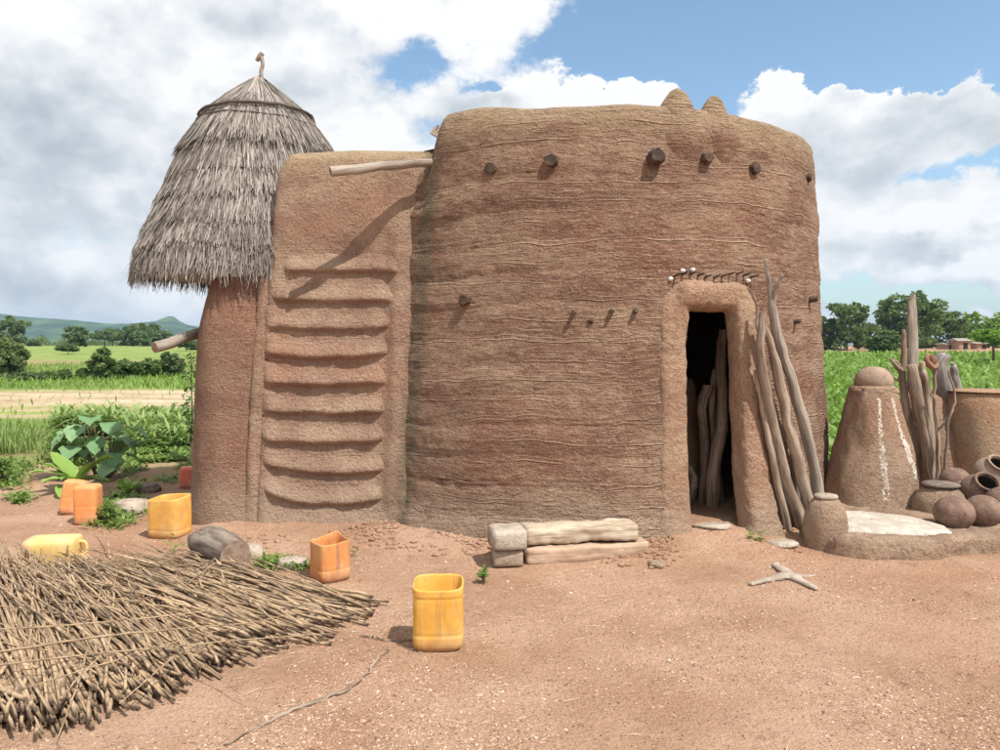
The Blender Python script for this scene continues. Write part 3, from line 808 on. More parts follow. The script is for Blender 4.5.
# thatched hat
HX, HY = -2.44, 7.97
PROF = [(.015, 4.41), (.10, 4.31), (.35, 4.13), (.60, 3.93), (.70, 3.78), (.92, 3.52), (1.09, 3.13), (1.28, 2.80), (1.42, 2.50), (1.46, 2.34)]
PROF = [(r * (.87 - .075 * sstep(.5, .9, r)), 1.6 + (z - 1.6) * .982) for r, z in PROF]
def prad(z):
    for (r0, z0), (r1, z1) in zip(PROF, PROF[1:]):
        if z <= z0 and z >= z1: return r0 + (r1 - r0) * (z0 - z) / (z0 - z1)
    return PROF[-1][0] if z < 2.5 else .03
def make_thatch():
    mb = MB()
    prof = [(max(.01, r - .07), z - .03) for r, z in PROF[::-1]]
    prof = [(prof[0][0] - .35, prof[0][1] + .25), (prof[0][0] - .08, prof[0][1] + .04)] + prof
    mb.lathe(prof, (HX, HY, 0), 64, .02, 2)
    V = list(mb.v); Fc = list(mb.f)
    tiers = [(4.30, 3.90, 0.0), (3.98, 3.52, .02), (3.66, 3.22, .0), (3.34, 2.98, .01), (3.12, 2.72, .0), (2.88, 2.50, .0), (2.70, 2.28, .0)]
    for ti, (z0, z1, ex) in enumerate(tiers):
        rm = prad((z0 + z1) / 2); N = int(1100 + 3000 * rm)
        for i in range(N):
            a = random.uniform(0, 2 * math.pi)
            if math.sin(a) > .55 and random.random() < .6: continue
            za = random.uniform(z0, z1 + .16); ln_ = random.uniform(.22, .42); zb = max(za - ln_ * .9, z1 - .02 + random.gauss(0, .042) + .09 * nz(math.cos(a) * 2.5, math.sin(a) * 2.5, ti * 3))
            last = ti == len(tiers) - 1
            if last: zb = max(za - ln_, z1 - abs(random.gauss(0, .06)) + .06 * nz(math.cos(a) * 3, math.sin(a) * 3) - .05 * max(0, -math.sin(a)))
            lift = (.05 if ti else .02) * (1 - (za - z1) / (z0 - z1 + .16)) + random.uniform(0, .02) + ex
            j = random.gauss(0, .035); w = random.uniform(.0025, .0065)
            r0 = prad(za) + lift * .4 + random.uniform(-.02, .008); r1 = prad(max(zb, 2.35)) + lift + (.02 if not last else .03 * random.random())
            p0 = Vector((HX + math.cos(a) * r0, HY + math.sin(a) * r0, za))
            rm_ = (r0 + r1) / 2 + .008; a1 = a + j; am = a + j * .5
            pm = Vector((HX + math.cos(am) * rm_, HY + math.sin(am) * rm_, (za + zb) / 2))
            p1 = Vector((HX + math.cos(a1) * r1, HY + math.sin(a1) * r1, zb))
            tw = random.uniform(-.9, .9)
            sd = Vector((-math.sin(a) * math.cos(tw) + math.cos(a) * math.sin(tw), math.cos(a) * math.cos(tw) + math.sin(a) * math.sin(tw), 0)) * w
            b = len(V); V += [tuple(p0 - sd), tuple(p0 + sd), tuple(pm - sd), tuple(pm + sd), tuple(p1 - sd * .5), tuple(p1 + sd * .5)]
            Fc += [(b, b + 1, b + 3, b + 2), (b + 2, b + 3, b + 5, b + 4)]
    # ragged straws hanging and sticking out at the eave
    for i in range(2600):
        a = random.uniform(0, 2 * math.pi); r0 = 1.15 + random.uniform(-.10, .05); z0 = 2.40 + random.uniform(-.05, .10)
        L = random.uniform(.08, .24); o_ = random.gauss(.02, .05)
        zd = -L; j = random.gauss(0, .04); w = random.uniform(.002, .0045)
        p0 = Vector((HX + math.cos(a) * r0, HY + math.sin(a) * r0, z0)); r1 = r0 + o_
        p1 = Vector((HX + math.cos(a + j) * r1, HY + math.sin(a + j) * r1, z0 + zd - .05 * max(0, -math.sin(a))))
        sd = Vector((-math.sin(a), math.cos(a), 0)) * w
        b = len(V); V += [tuple(p0 - sd), tuple(p0 + sd), tuple(p1 - sd * .4), tuple(p1 + sd * .4)]; Fc.append((b, b + 1, b + 3, b + 2))
    me = bpy.data.meshes.new('thatch_roof'); me.from_pydata(V, [], Fc)
    th = link('thatch_roof', me, 'thatch', house, smooth=False)
    # binding ropes
    for z, off, tilt in ((3.90, .055, .02), (3.80, .05, -.02), (3.22, .05, .02)):
        mb = MB(); pts = []
        for k in range(81):
            a = 2 * math.pi * k / 80; zz = z + tilt * math.cos(a) + .012 * nz(math.cos(a) * 3, math.sin(a) * 3, z); r = prad(zz) + off
            pts.append((HX + math.cos(a) * r, HY + math.sin(a) * r, zz))
        mb.tube(pts, .014 if z > 3.85 else .007, 6, .5, 20, False); mb.build('binding_rope', 'rope', th)
    # finial: forked stick
    b = Vector((HX + .03, HY, 4.22)); mb = MB()
    tp = at(261, 56, HY)
    mb.tube(curve([b, b + Vector((.0, 0, .16)), b + (tp - b) * .75 + Vector((.015, 0, 0)), tp], 14, .004), lerp_r([.022, .018, .019, .024], 14), 10, .25, 12)
    mb.tube([tp + Vector((.012, 0, .03)), tp + Vector((-.012, 0, -.005)), tp + Vector((-.045, 0, -.05))], [.022, .026, .018], 10, .3, 12)
    mb.build('finial', 'wood_grey', th)
    # rafters below the eave
    for k in range(14):
        a = 2 * math.pi * k / 14 + .2; mb = MB()
        mb.tube([(HX + math.cos(a) * .5, HY + math.sin(a) * .5, 2.80), (HX + math.cos(a) * 1.03, HY + math.sin(a) * 1.03, 2.47)], .03, 8, .2, 6)
        mb.build('rafter', 'wood_brown', th)
    p = at(198, 270, 7.2); mb = MB()
    mb.tube([p + Vector((-.05, .3, 0)), p + Vector((.45, -.15, -.02))], .045, 9, .2, 7); mb.build('rafter', 'wood_brown', th)
make_thatch()
# pole jutting from the corner of the round body, in front of the stepped wall
mb = MB(); a = Vector((-.50, 6.78, 3.22)); 
tip = at(331, 172, 6.36); root = at(440, 162, 6.80)
mb.tube(curve([root + (root - tip) * .15, root, (root + tip) / 2 + Vector((0, 0, .01)), tip], 20, .01), lerp_r([.031, .033, .037, .040], 20), 12, .2, 6, endmi=1)
mb.build('roof_pole', ['wood_grey', 'end'], house)
# wooden rain spout behind the tower
mb = MB(); mb.tube(curve([at(228, 325, 7.5), at(205, 331, 7.25), at(155, 348, 6.8)], 14, .008), .048, 14, .08, 4, endmi=1)
mb.build('rain_spout', ['wood_grey', 'end'], house)
# bundle poking over the parapet at the junction
mb = MB()
for k in range(4):
    p = at(431 + k * 2, 134 + k, 7.2); mb.tube([p, p + Vector((.07, .0, .08 - .02 * k))], [.02, .012], 7, .2)
mb.build('beam_end', 'wood_brown', house)

# ------------------------------------------------------------------ timbers and stones at the wall
def slab(name, px0, px1, yt, yb, Yf, depth, mat, label, cat, group=None, z0=None, rot=0.0, amp=.012, ends=(1, 1), vox=.012):
    """beam seen end to end between two picture columns"""
    a = at(px0, yt, Yf); b = at(px1, yt, Yf); 
    return None
def beam(name, A, B, w, h, mat, label, cat, seed=0, amp=.02, taper=(1, 1), group=None):
    A = Vector(A); B = Vector(B); d = (B - A); L = d.length; d.normalize(); side = Vector((-d.y, d.x, 0)).normalized()
    up = d.cross(side); up = -up if up.z < 0 else up
    n = max(8, int(L / .02)); vs = []; tc = []; per = 8
    sec = []
    for i in range(4):
        c0 = [(-1, -1), (1, -1), (1, 1), (-1, 1)][i]; c1 = [(-1, -1), (1, -1), (1, 1), (-1, 1)][(i + 1) % 4]
        for k in range(per):
            t = k / per; x, y = c0[0] + (c1[0] - c0[0]) * t, c0[1] + (c1[1] - c0[1]) * t
            m = (abs(x) ** 7 + abs(y) ** 7) ** (1 / 7); sec.append((x / m, y / m))
    for i in range(n + 1):
        t = i / n; s = taper[0] + (taper[1] - taper[0]) * t; e = min(1, (min(t, 1 - t) * L + .002) / .02) ** .4 * .08 + .92
        c = A + d * L * t + side * .25 * amp * nz(t * 2, seed, 5) 
        for (x, y) in sec:
            p = c + side * x * w / 2 * s * e + up * (y * h / 2 * s * e)
            nn = 1 + 0 * x; dd = amp * nz(p.x * 7 + seed, p.y * 7, p.z * 9) + amp * .5 * nz(p.x * 22, p.y * 22 + seed, p.z * 22)
            p += (side * x + up * y).normalized() * dd; vs.append(p); tc.append((x * w / 2, y * h / 2, t * L))
    m = len(sec)
    fs = [(i * m + k, i * m + (k + 1) % m, (i + 1) * m + (k + 1) % m, (i + 1) * m + k) for i in range(n) for k in range(m)]
    fs += [tuple(range(m))[::-1], tuple(n * m + k for k in range(m))]
    mb = MB(); mb.add(vs, fs, tc); me = mb.mesh(name); me.transform(Matrix.Translation(-A))
    o = link(name, me, mat); o.location = A
    return tag(o, label, cat, group)
# bench: two courses of worn timber in front of the wall
beam('timber_block', (-.055, 5.66, .065), (.155, 5.68, .065), .25, .125, 'block', 'short grey brown block lying on the earth under the pale block', 'block', 1, .008)
beam('timber_block', (-.065, 5.63, .205), (.165, 5.68, .205), .28, .145, 'stone', 'pale grey block resting on the darker block at the end of the beams', 'block', 2, .008)
beam('timber_beam', (.175, 5.71, .060), (1.10, 5.90, .068), .24, .135, 'wood_clay', 'clay coloured beam lying on the earth under the pale beam', 'beam', 3, .014, (1, .85))
beam('timber_beam', (.172, 5.76, .195), (1.02, 5.92, .205), .24, .13, 'wood_pale', 'long pale cracked beam on top of the clay coloured beam by the wall', 'beam', 4, .022, (1, .92))

def rock(name, px, py, wpx, hpx, depth, mat, label, cat='stone', seed=0, flat=.3, Y=None):
    p = GP(px, py); s = p.y / F
    bm = bmesh.new(); bmesh.ops.create_icosphere(bm, subdivisions=4, radius=1)
    for v in bm.verts:
        c = v.co; d = 1 + .22 * nz(c.x * 1.3 + seed, c.y * 1.3, c.z * 1.3) + .10 * nz(c.x * 3.4 + seed, c.y * 3.4, c.z * 3.4)
        c = c * d; c.z = max(c.z, -.5)
        if c.z > .62: c.z = .62 + (c.z - .62) * flat
        v.co = Vector((c.x * wpx * s / 2, c.y * depth / 2, c.z * hpx * s * .75))
    me = bpy.data.meshes.new(name); bm.to_mesh(me); bm.free()
    o = link(name, me, mat); o.location = (p.x, p.y, p.z + hpx * s * .18); return tag(o, label, cat)
rock('stone', 250, 555, 30, 16, .16, 'stone', 'pale brown stone tucked behind the cut log', seed=3)
rock('stone', 292, 567, 34, 14, .16, 'stone', 'low tan stone beside the orange peaked jerrycan', seed=8)
rock('stone', 131, 512, 38, 18, .30, 'stone', 'flat pale stone among weeds behind the jerrycans', seed=5)
rock('stone', 192, 508, 22, 12, .2, 'stone_dark', 'grey stone at the foot of the tower corner', seed=21)
rock('stone', 147, 492, 26, 12, .25, 'stone_dark', 'dark brown clod beyond the lone upright yellow can', seed=12)
rock('door_slab', 712, 527, 36, 5, .16, 'stone', 'narrow grey slab lying in front of the doorway', 'slab', 31, .1)
rock('flat_stone', 783, 545, 30, 7, .17, 'stone', 'flat round pale stone at the foot of the leaning poles', 'stone', 33, .05)
rock('small_pot', 657, 566, 17, 8, .12, 'clay_jar', 'tiny clay bowl sunk in the earth past the beams', 'bowl', 35, .1)

# log
def log():
    a = GP(196, 556); b = GP(238, 572); r = .125
    A = Vector((a.x, a.y + .02, a.z + r * .9)); B = Vector((b.x, b.y - .04, b.z + r * .95))
    mb = MB(); n = 30
    pts = curve([A, (A + B) / 2 + Vector((0, 0, .02)), B], n); rr = lerp_r([.075, .125, .135, .13, .118], n)
    mb.tube([p for p in pts], rr, 48, .17, 5, True, 3.3, endmi=1)
    me = mb.mesh('log'); me.transform(Matrix.Translation(-A)); o = link('log', me, ['bark', 'end']); o.location = A
    tag(o, 'thick dark cut log lying beside the stalk pile near the stepped wall', 'log')
    return o
log()
# forked root lying flat
def root_fork():
    c = GP(790, 579); mb = MB()
    P = lambda px, py, dz=.012: GP(px, py, dz)
    mb.tube(curve([P(750, 586, .012), P(770, 581), P(788, 578, .02)], 12, .004), lerp_r([.022, .03, .05], 12), 14, .2, 9, flat=.55)
    mb.tube(curve([P(788, 578, .02), P(802, 583), P(817, 591)], 12, .004), lerp_r([.05, .035, .02], 12), 14, .2, 9, flat=.55)
    mb.tube(curve([P(790, 578, .02), P(782, 571), P(775, 566)], 10, .004), lerp_r([.048, .04, .03], 10), 14, .2, 9, flat=.55)
    mb.tube(curve([P(790, 578, .02), P(805, 576, .0), P(822, 574, -.012)], 10, .004), lerp_r([.045, .03, .012], 10), 14, .2, 9, flat=.4)
    o = fuse('root', mb, 'stone', None, .007, 4, .004, 12)
    o.data.transform(Matrix.Translation(-c)); o.location = c
    tag(o, 'pale three pronged root half buried in the earth near the doorway', 'root')
root_fork()

# ------------------------------------------------------------------ poles
def pole(pts, rad, mat, label, name='wooden_pole', cat='pole', extra=(), group=None, seed=0, jit=.012, n=26, rough=.30, part='branch', seg=12, flat=1.0):
    mb = MB(); base = Vector(pts[0])
    mb.tube(curve(pts, n, jit, seed), lerp_r(rad, n), seg, rough, 5, True, seed, flat)
    for ep, er in extra: mb.tube(curve(ep, 12, jit * .6, seed + 3), lerp_r(er, 12), 8, rough, 7, True, seed + 1)
    me = mb.mesh(name); me.transform(Matrix.Translation(-base)); o = link(name, me, mat); o.location = base
    return tag(o, label, cat, group)
def wp(px, py, off): return onwall(px, py, off)
def gbase(px, py, Y): return at(px, py, Y)
LG = 'poles leaning beside the doorway'
pole([at(803, 531, 6.52), at(781, 465, 6.40), at(767, 400, 6.28), at(761, 355, 6.22), at(763, 312, 6.24)], [.062, .056, .048, .036, .024], 'wood_brown', 'thickest leaning pole, closest to the door jamb', group=LG, seed=1, extra=[([at(762, 345, 6.24), at(758, 325, 6.25), at(757, 306, 6.27)], [.022, .018, .014])])
pole([at(811, 520, 6.50), at(799, 465, 6.42), at(786, 415, 6.35), at(775, 360, 6.30), at(763, 322, 6.27)], [.05, .045, .04, .034, .026], 'wood_brown', 'brown leaning pole between the thickest pole and the grey forked one', group=LG, seed=5)
pole([at(822, 505, 6.70), at(805, 430, 6.55), at(791, 380, 6.46), at(779, 340, 6.40), at(771, 303, 6.36)], [.05, .046, .042, .04, .034], 'wood_grey', 'grey leaning pole ending in a tall open fork', group=LG, seed=9,
     extra=[([at(772, 308, 6.36), at(769, 285, 6.34), at(765, 259, 6.30)], [.030, .022, .012]), ([at(772, 306, 6.36), at(776, 290, 6.32), at(782, 275, 6.28)], [.026, .022, .015])])
pole([at(790, 540, 6.40), at(777, 480, 6.34), at(765, 420, 6.30), at(757, 370, 6.28)], [.03, .03, .026, .02], 'wood_brown', 'slim dark leaning pole half hidden at the jamb', group=LG, seed=13)
pole([at(797, 500, 6.66), at(792, 440, 6.56), at(778, 385, 6.46), at(767, 330, 6.40)], [.036, .032, .03, .022], 'wood_silver', 'slim grey pole behind the other leaning poles', group=LG, seed=17)
IG = 'poles standing inside the doorway'
pole([at(712, 520, 6.95), at(714, 470, 6.95), at(722, 420, 6.97), at(721, 360, 7.0), at(722, 330, 7.0)], [.065, .058, .052, .045, .04], 'wood_brown', 'stout pale pole leaning inside the doorway', group=IG, seed=21)
pole([at(702, 512, 7.15), at(705, 450, 7.15), at(702, 410, 7.15), at(708, 385, 7.15)], [.04, .04, .045, .05], 'wood_brown', 'crooked pole with a bent head inside the doorway', group=IG, seed=25)
pole([at(722, 515, 7.2), at(716, 460, 7.2), at(712, 400, 7.2), at(716, 370, 7.2)], [.04, .035, .03, .03], 'wood_brown', 'thin dark pole at the back of the doorway', group=IG, seed=29)
pole([at(690, 505, 7.05), at(694, 480, 7.0), at(688, 465, 6.95)], [.03, .035, .02], 'bark', 'short black stub inside the doorway by the near jamb', 'wooden_stub', 'stub', seed=30)

# ------------------------------------------------------------------ shrine
SH = Vector((3.1, 6.6, 0))
base = empty('shrine_platform', (2.95, 6.2, 0))
tag(base, 'low lumpy clay platform with a whitewashed top before the cones', 'platform')
mb = MB()
def dome(mb, c, r, h, p=.6, seg=32, ey=1.0):
    prof = [(r * 1.02, -.12)]
    for i in range(11):
        t = i / 10; prof.append((max(.003, r * (1 - t ** (1 / p)) ** .5 if t < 1 else .003), h * t))
    vs0 = len(mb.v); mb.lathe(prof, c, seg, .04, c[0], ey=ey)
    b = len(mb.v); 
    mb.add([mb.v[vs0 + k] for k in range(seg)], [tuple(range(seg))[::-1]])
    return mb
def flatdome(mb, c, r, h, ey=1.0):
    prof = [(r * 1.04, -.12), (r * 1.02, 0), (r, h * .6), (r * .96, h * .85), (r * .88, h * .97), (r * .7, h), (r * .3, h), (.003, h)]
    v0 = len(mb.v); mb.lathe(prof, c, 40, .05, c[1], ey=ey); mb.add([mb.v[v0 + k] for k in range(40)], [tuple(range(40))[::-1]])
flatdome(mb, (2.86, 6.22, 0), .40, .155, 1.1)
flatdome(mb, (3.16, 6.30, 0), .50, .165, 1.1)
flatdome(mb, (3.42, 6.30, 0), .46, .150, .95)
flatdome(mb, (3.75, 6.42, 0), .50, .13, .95)
flatdome(mb, (4.15, 6.55, 0), .50, .13, .95)
flatdome(mb, (3.2, 6.75, 0), .62, .17, .9)
flatdome(mb, (3.9, 6.9, 0), .60, .15, .9)
for px, py, r, h, Y in ((953, 530, .16, .24, 6.28), (983, 532, .15, .24, 6.35), (1012, 528, .17, .26, 6.45), (925, 545, .15, .17, 6.05)):
    p = at(px, py, Y); dome(mb, (p.x, Y, 0), r, h, .75)
fuse('platform_body', mb, 'clay_base', base, .016, 10, .018, 5, .005)
# white slab
mb = MB(); vs = []; n = 72
cx, cy = 3.03, 6.30
for ring, (s, z) in enumerate(((1.0, .150), (.97, .172), (.85, .182), (.5, .186), (.02, .187))):
    for k in range(n):
        a = 2 * math.pi * k / n; rx, ry = .50, .42
        r = 1 + .10 * nz(math.cos(a) * 2, math.sin(a) * 2, 5) + .07 * nz(math.cos(a) * 6, math.sin(a) * 6, 2)
        vs.append((cx + math.cos(a) * rx * r * s + .12 * max(0, -math.sin(a)) * s, cy + math.sin(a) * ry * r * s - .10 * max(0, math.cos(a)) * s, z + .006 * nz(math.cos(a) * s * 4, math.sin(a) * s * 4)))
mb.add(vs, [(i * n + k, i * n + (k + 1) % n, (i + 1) * n + (k + 1) % n, (i + 1) * n + k) for i in range(4) for k in range(n)])
mb.build('whitewash', 'white', base)
def clay_jar(name, c, prof, mat, label, cat, lid=None, wob=.05, seed=0, group=None, lidmat='stone', tilt=None, amp=.01, hollow=False, ey=1.0):
    root = empty(name, c)
    tag(root, label, cat, group)
    if tilt: root.rotation_euler = tilt
    mb = MB(); mb.lathe(prof, (0, 0, 0), 48, wob, seed, ey=ey)
    me = mb.mesh('body')
    for v in me.vertices: v.co += Vector((v.co.x, v.co.y, 0)).normalized() * amp * noise.noise(v.co * 7 + Vector((seed, 0, 0)))
    link('body', me, mat, root, world=False)
    if lid:
        r, z, h = lid; mb = MB()
        mb.lathe([(.01, z), (r * .8, z), (r, z + h * .3), (r * .98, z + h * .75), (r * .8, z + h), (.01, z + h * 1.05)], (0, 0, 0), 36, .08, seed + 4)
        link('lid', mb.mesh('lid'), lidmat, root, world=False)
    return root
# left pot-shaped mound with a pale lid
p = at(826, 553, 6.10)
clay_jar('clay_pot_mound', (p.x, 6.12, -.03), [(.15, 0), (.165, .1), (.165, .2), (.155, .30), (.13, .37), (.10, .415), (.085, .425), (.01, .425)], 'clay_shrine', 'clay pot mound with a pale round lid at the door end of the platform', 'clay mound', (.092, .422, .035), seed=2, lidmat='stone')
p = at(940, 520, 6.75)
clay_jar('clay_pot_mound', (p.x, 6.75, -.02), [(.22, 0), (.23, .15), (.215, .27), (.18, .34), (.13, .385), (.10, .40), (.01, .40)], 'clay_shrine', 'wide clay mound with a dark flat lid between the big cone and the pots', 'clay mound', (.15, .395, .035), seed=7, lidmat='stone_dark')
# the big cone
cone = empty('altar_cone', (3.47, 7.22, 0)); tag(cone, 'tall clay cone striped with white drips and capped by a round pot', 'cone')
CP = [(.48, -.1), (.455, .10), (.43, .25), (.39, .45), (.345, .65), (.295, .85), (.25, 1.02), (.215, 1.14), (.20, 1.19), (.20, 1.215), (.175, 1.235), (.01, 1.24)]
def crad(z):
    for (r0, z0), (r1, z1) in zip(CP, CP[1:]):
        if z0 <= z <= z1: return r0 + (r1 - r0) * (z - z0) / max(1e-6, z1 - z0)
    return .1
cb = []
for (r0, z0), (r1, z1) in zip(CP, CP[1:]):
    for i in range(5): cb.append((r0 + (r1 - r0) * i / 5, z0 + (z1 - z0) * i / 5))
cb.append(CP[-1])
def cdisp(a, z): return .035 * nz(math.cos(a) * 1.6, math.sin(a) * 1.6, z * 2.2) + .01 * nz(math.cos(a) * 5, math.sin(a) * 5, z * 7)
vs = []
for r, z in cb:
    for k in range(96):
        a = 2 * math.pi * k / 96; rr = max(.01, r + (cdisp(a, z) if r > .05 else 0)); vs.append((3.47 + math.cos(a) * rr, 7.22 + math.sin(a) * rr * .92, z))
mb = MB(); mb.add(vs, [(i * 96 + k, i * 96 + (k + 1) % 96, (i + 1) * 96 + (k + 1) % 96, (i + 1) * 96 + k) for i in range(len(cb) - 1) for k in range(96)])
mb.build('body', 'clay_shrine', cone)
mb = MB(); mb.lathe([(.198, 1.145), (.215, 1.16), (.222, 1.18), (.215, 1.20), (.195, 1.215)], (3.47, 7.22, 0), 48, .06, 3, ey=.92); mb.build('neck_ring', 'clay_shrine', cone)
mb = MB(); mb.lathe([(.15, 1.215), (.165, 1.24), (.170, 1.285), (.155, 1.33), (.125, 1.37), (.085, 1.395), (.05, 1.405), (.01, 1.41)], (3.47, 7.22, 0), 48, .05, 9); mb.build('cap_pot', 'pot_pale', cone)
for a0, a1, z1, z0, blob in ((R(-103), R(-97), 1.12, .24, 0), (R(-72), R(-48), 1.12, .42, .66)):
    mb = MB(); z = z1; i = 0
    while z > z0:
        t = (z1 - z) / (z1 - z0); a = a0 + (a1 - a0) * t + .03 * nz(z * 9, 3); 
        for rep in range(2):
            aa = a + random.uniform(-.055, .055) * (.8 + .5 * t); rr = crad(z) + cdisp(aa, z) + .001
            c = Vector((3.47 + math.cos(aa) * rr, 7.22 + math.sin(aa) * rr * .92, z + random.uniform(-.008, .008)))
            r = random.uniform(.008, .017)
            if blob and abs(z - blob) < .07: r *= 1.7
            nv = Vector((math.cos(aa), math.sin(aa), .35)).normalized(); tv = Vector((-math.sin(aa), math.cos(aa), 0)); bv = nv.cross(tv)
            vs = [c + nv * .004]; m = 9
            for k in range(m):
                q = 2 * math.pi * k / m; vs.append(c - nv * .006 + (tv * math.cos(q) + bv * math.sin(q) * 1.3) * r * random.uniform(.7, 1.3))
            mb.add(vs, [(0, 1 + k, 1 + (k + 1) % m) for k in range(m)])
        z -= .011
    mb.build('white_drip', 'drip', cone)
# second cone behind
clay_jar('altar_cone', (4.47, 8.15, -.05), [(.47, 0), (.46, .15), (.43, .4), (.37, .7), (.30, .95), (.25, 1.08), (.17, 1.16), (.01, 1.18)], 'clay_shrine', 'smaller clay cone half hidden behind the bundle of branches', 'cone', seed=11)
# large grain jar at the right edge
clay_jar('grain_jar', (4.93, 7.9, -.05), [(.35, 0), (.39, .25), (.40, .55), (.395, .8), (.385, 1.0), (.37, 1.12), (.35, 1.17), (.34, 1.185), (.30, 1.18), (.28, 1.1), (.30, .8), (.01, .78)], 'clay_jar', 'big pale clay grain jar behind the heap of brown pots', 'jar', (.37, 1.185, .02), seed=4, lidmat='clay_jar')
# pots
def pot(px, py, Y, r, mat, label, mouth=None, tilt=(0, 0, 0), seed=0, rr=.5):
    c = at(px, py, Y); root = empty('clay_pot', c); root.rotation_euler = tilt; tag(root, label, 'pot', 'brown clay pots heaped beside the platform')
    n = 14; prof = []; top = .80 if mouth else 1.0
    for i in range(n + 1):
        ph = math.pi * top * i / n; prof.append((max(.003, r * math.sin(ph)), -r * .9 * math.cos(ph)))
    if mouth:
        rn, zn = prof[-1]
        mb = MB(); mb.lathe(prof + [(rn * .93, zn + .012), (rn * .95, zn + .022)], (0, 0, 0), 40, .03, seed); link('body', mb.mesh('body'), mat, root, world=False)
        mb = MB(); mb.lathe([(rn * .93, zn + .015), (rn * 1.08, zn + .018), (rn * 1.12, zn + .030), (rn * 1.02, zn + .038), (rn * .88, zn + .030), (rn * .82, zn + .005)], (0, 0, 0), 40, .03, seed); link('rim', mb.mesh('rim'), mat, root, world=False)
        mb = MB(); mb.lathe([(rn * .86, zn + .026), (rn * .84, zn - .01), (r * .85, zn - r * .5), (r * .8, -r * .3), (.01, -r * .6)], (0, 0, 0), 32); link('inside', mb.mesh('inside'), 'pot_in', root, world=False)
    else:
        mb = MB(); mb.lathe(prof, (0, 0, 0), 40, .05, seed); link('body', mb.mesh('body'), mat, root, world=False)
    return root
pot(955, 481, 7.0, .135, 'pot', 'upturned brown pot touching the back of the heap beside the cone')
pot(962, 492, 6.9, .13, 'pot', 'round brown pot tucked behind the open mouthed pot', seed=3)
pot(980, 492, 6.72, .165, 'pot', 'open mouthed brown pot tipped towards the yard with dark inside', True, (R(42), R(2), 0), 5)
pot(992, 474, 7.15, .165, 'pot_pale', 'paler speckled pot with its open mouth tipped up at the top of the heap', True, (R(38), R(0), R(10)), 7)
pot(1004, 503, 6.45, .15, 'pot', 'brown pot cut by the picture edge beside the open pot', seed=8)
pot(968, 508, 6.72, .11, 'pot', 'small dark brown pot below the open mouthed pot', seed=9)
pot(954, 513, 6.25, .155, 'pot', 'dark round upturned pot set in the platform behind the white patch', seed=10)
pot(983, 511, 6.33, .145, 'pot', 'dark round upturned pot set in the platform under the open pot', seed=12)

# bundle of branches and posts behind the shrine
BG = 'branches standing in a bundle behind the cone'
pole([at(912, 480, 8.3), at(912, 400, 8.3), at(913, 345, 8.3), at(912, 312, 8.3), at(913, 294, 8.3)], [.06, .058, .056, .054, .030], 'wood_grey', 'tall flat grey post rising above the bundle of branches', 'wooden_post', 'post', group=BG, seed=31, jit=.004, rough=.08, flat=.5)
pole([at(918, 482, 7.7), at(909, 430, 7.7), at(903, 385, 7.7), at(904, 345, 7.7), at(903, 329, 7.7)], [.04, .036, .034, .028, .018], 'wood_brown', 'brown branch with side twigs in front of the tall post', 'branch', 'branch', [
    ([at(903, 372, 7.7), at(895, 365, 7.66), at(890, 358, 7.62), ], [.026, .02, .013]), ([at(905, 382, 7.7), at(893, 377, 7.64), at(887, 366, 7.6)], [.016, .012, .006]), ([at(900, 366, 7.7), at(893, 360, 7.64)], [.02, .015])], BG, 33)
pole([at(932, 486, 7.6), at(925, 440, 7.6), at(918, 400, 7.6), at(911, 365, 7.6)], [.06, .06, .062, .045], 'wood_brown', 'thick brown branch leaning at the middle of the bundle', 'branch', 'branch', group=BG, seed=36)
pole([at(929, 486, 7.75), at(929, 430, 7.75), at(925, 385, 7.75), at(921, 362, 7.75)], [.05, .048, .045, .03], 'wood_brown', 'upright brown branch beside the thick leaning one', 'branch', 'branch', group=BG, seed=39)
pole([at(963, 440, 8.1), at(955, 420, 8.05), at(944, 390, 8.0), at(940, 365, 8.0), at(945, 354, 8.0)], [.05, .075, .08, .075, .062], 'wood_silver', 'thick smooth grey trunk piece with a rounded bent head', 'trunk_piece', 'wood', group=BG, seed=41, rough=.08)
pole([at(960, 430, 8.25), at(957, 390, 8.2), at(954, 370, 8.2), at(953, 362, 8.2)], [.045, .045, .04, .015], 'wood_silver', 'short pointed grey stake beside the bent grey trunk', 'stake', 'stake', group=BG, seed=43)
pole([at(937, 484, 7.5), at(938, 440, 7.5), at(934, 400, 7.5), at(936, 370, 7.5)], [.02, .02, .018, .012], 'wood_brown', 'thin dark crooked twig standing across the bundle', 'twig', 'twig', [
    ([at(937, 430, 7.5), at(943, 425, 7.46), at(945, 418, 7.44)], [.012, .009, .005]), ([at(935, 400, 7.5), at(930, 392, 7.46)], [.011, .007])], BG, 45)
pole([at(945, 470, 7.7), at(949, 420, 7.7), at(955, 400, 7.7), at(948, 370, 7.72)], [.013, .013, .012, .008], 'bark', 'long dark curved twig leaning on the bent grey trunk', 'twig', 'twig', group=BG, seed=47)
pole([at(922, 484, 7.85), at(913, 430, 7.85), at(905, 395, 7.85), at(916, 368, 7.85)], [.036, .03, .03, .02], 'bark', 'dark twisted branch behind the thick leaning one', 'branch', 'branch', group=BG, seed=49)
mb = MB(); c = at(930, 362, 7.8)
mb.lathe([(.005, -.05), (.075, -.04), (.10, 0), (.095, .05), (.08, .055), (.075, .0), (.005, -.02)], (0, 0, 0), 24, .18, 4)
me = mb.mesh('potsherd'); o = link('potsherd', me, 'orange'); o.data.materials.clear(); o.scale = (.8, .8, .7); o.data.materials.append(clay_pot_mat('red_pot_mat', (.27, .13, .085), (.36, .20, .13)))
o.location = c; o.rotation_euler = (R(65), R(20), R(20)); tag(o, 'reddish broken pot caught on top of the bundle of branches', 'pot')

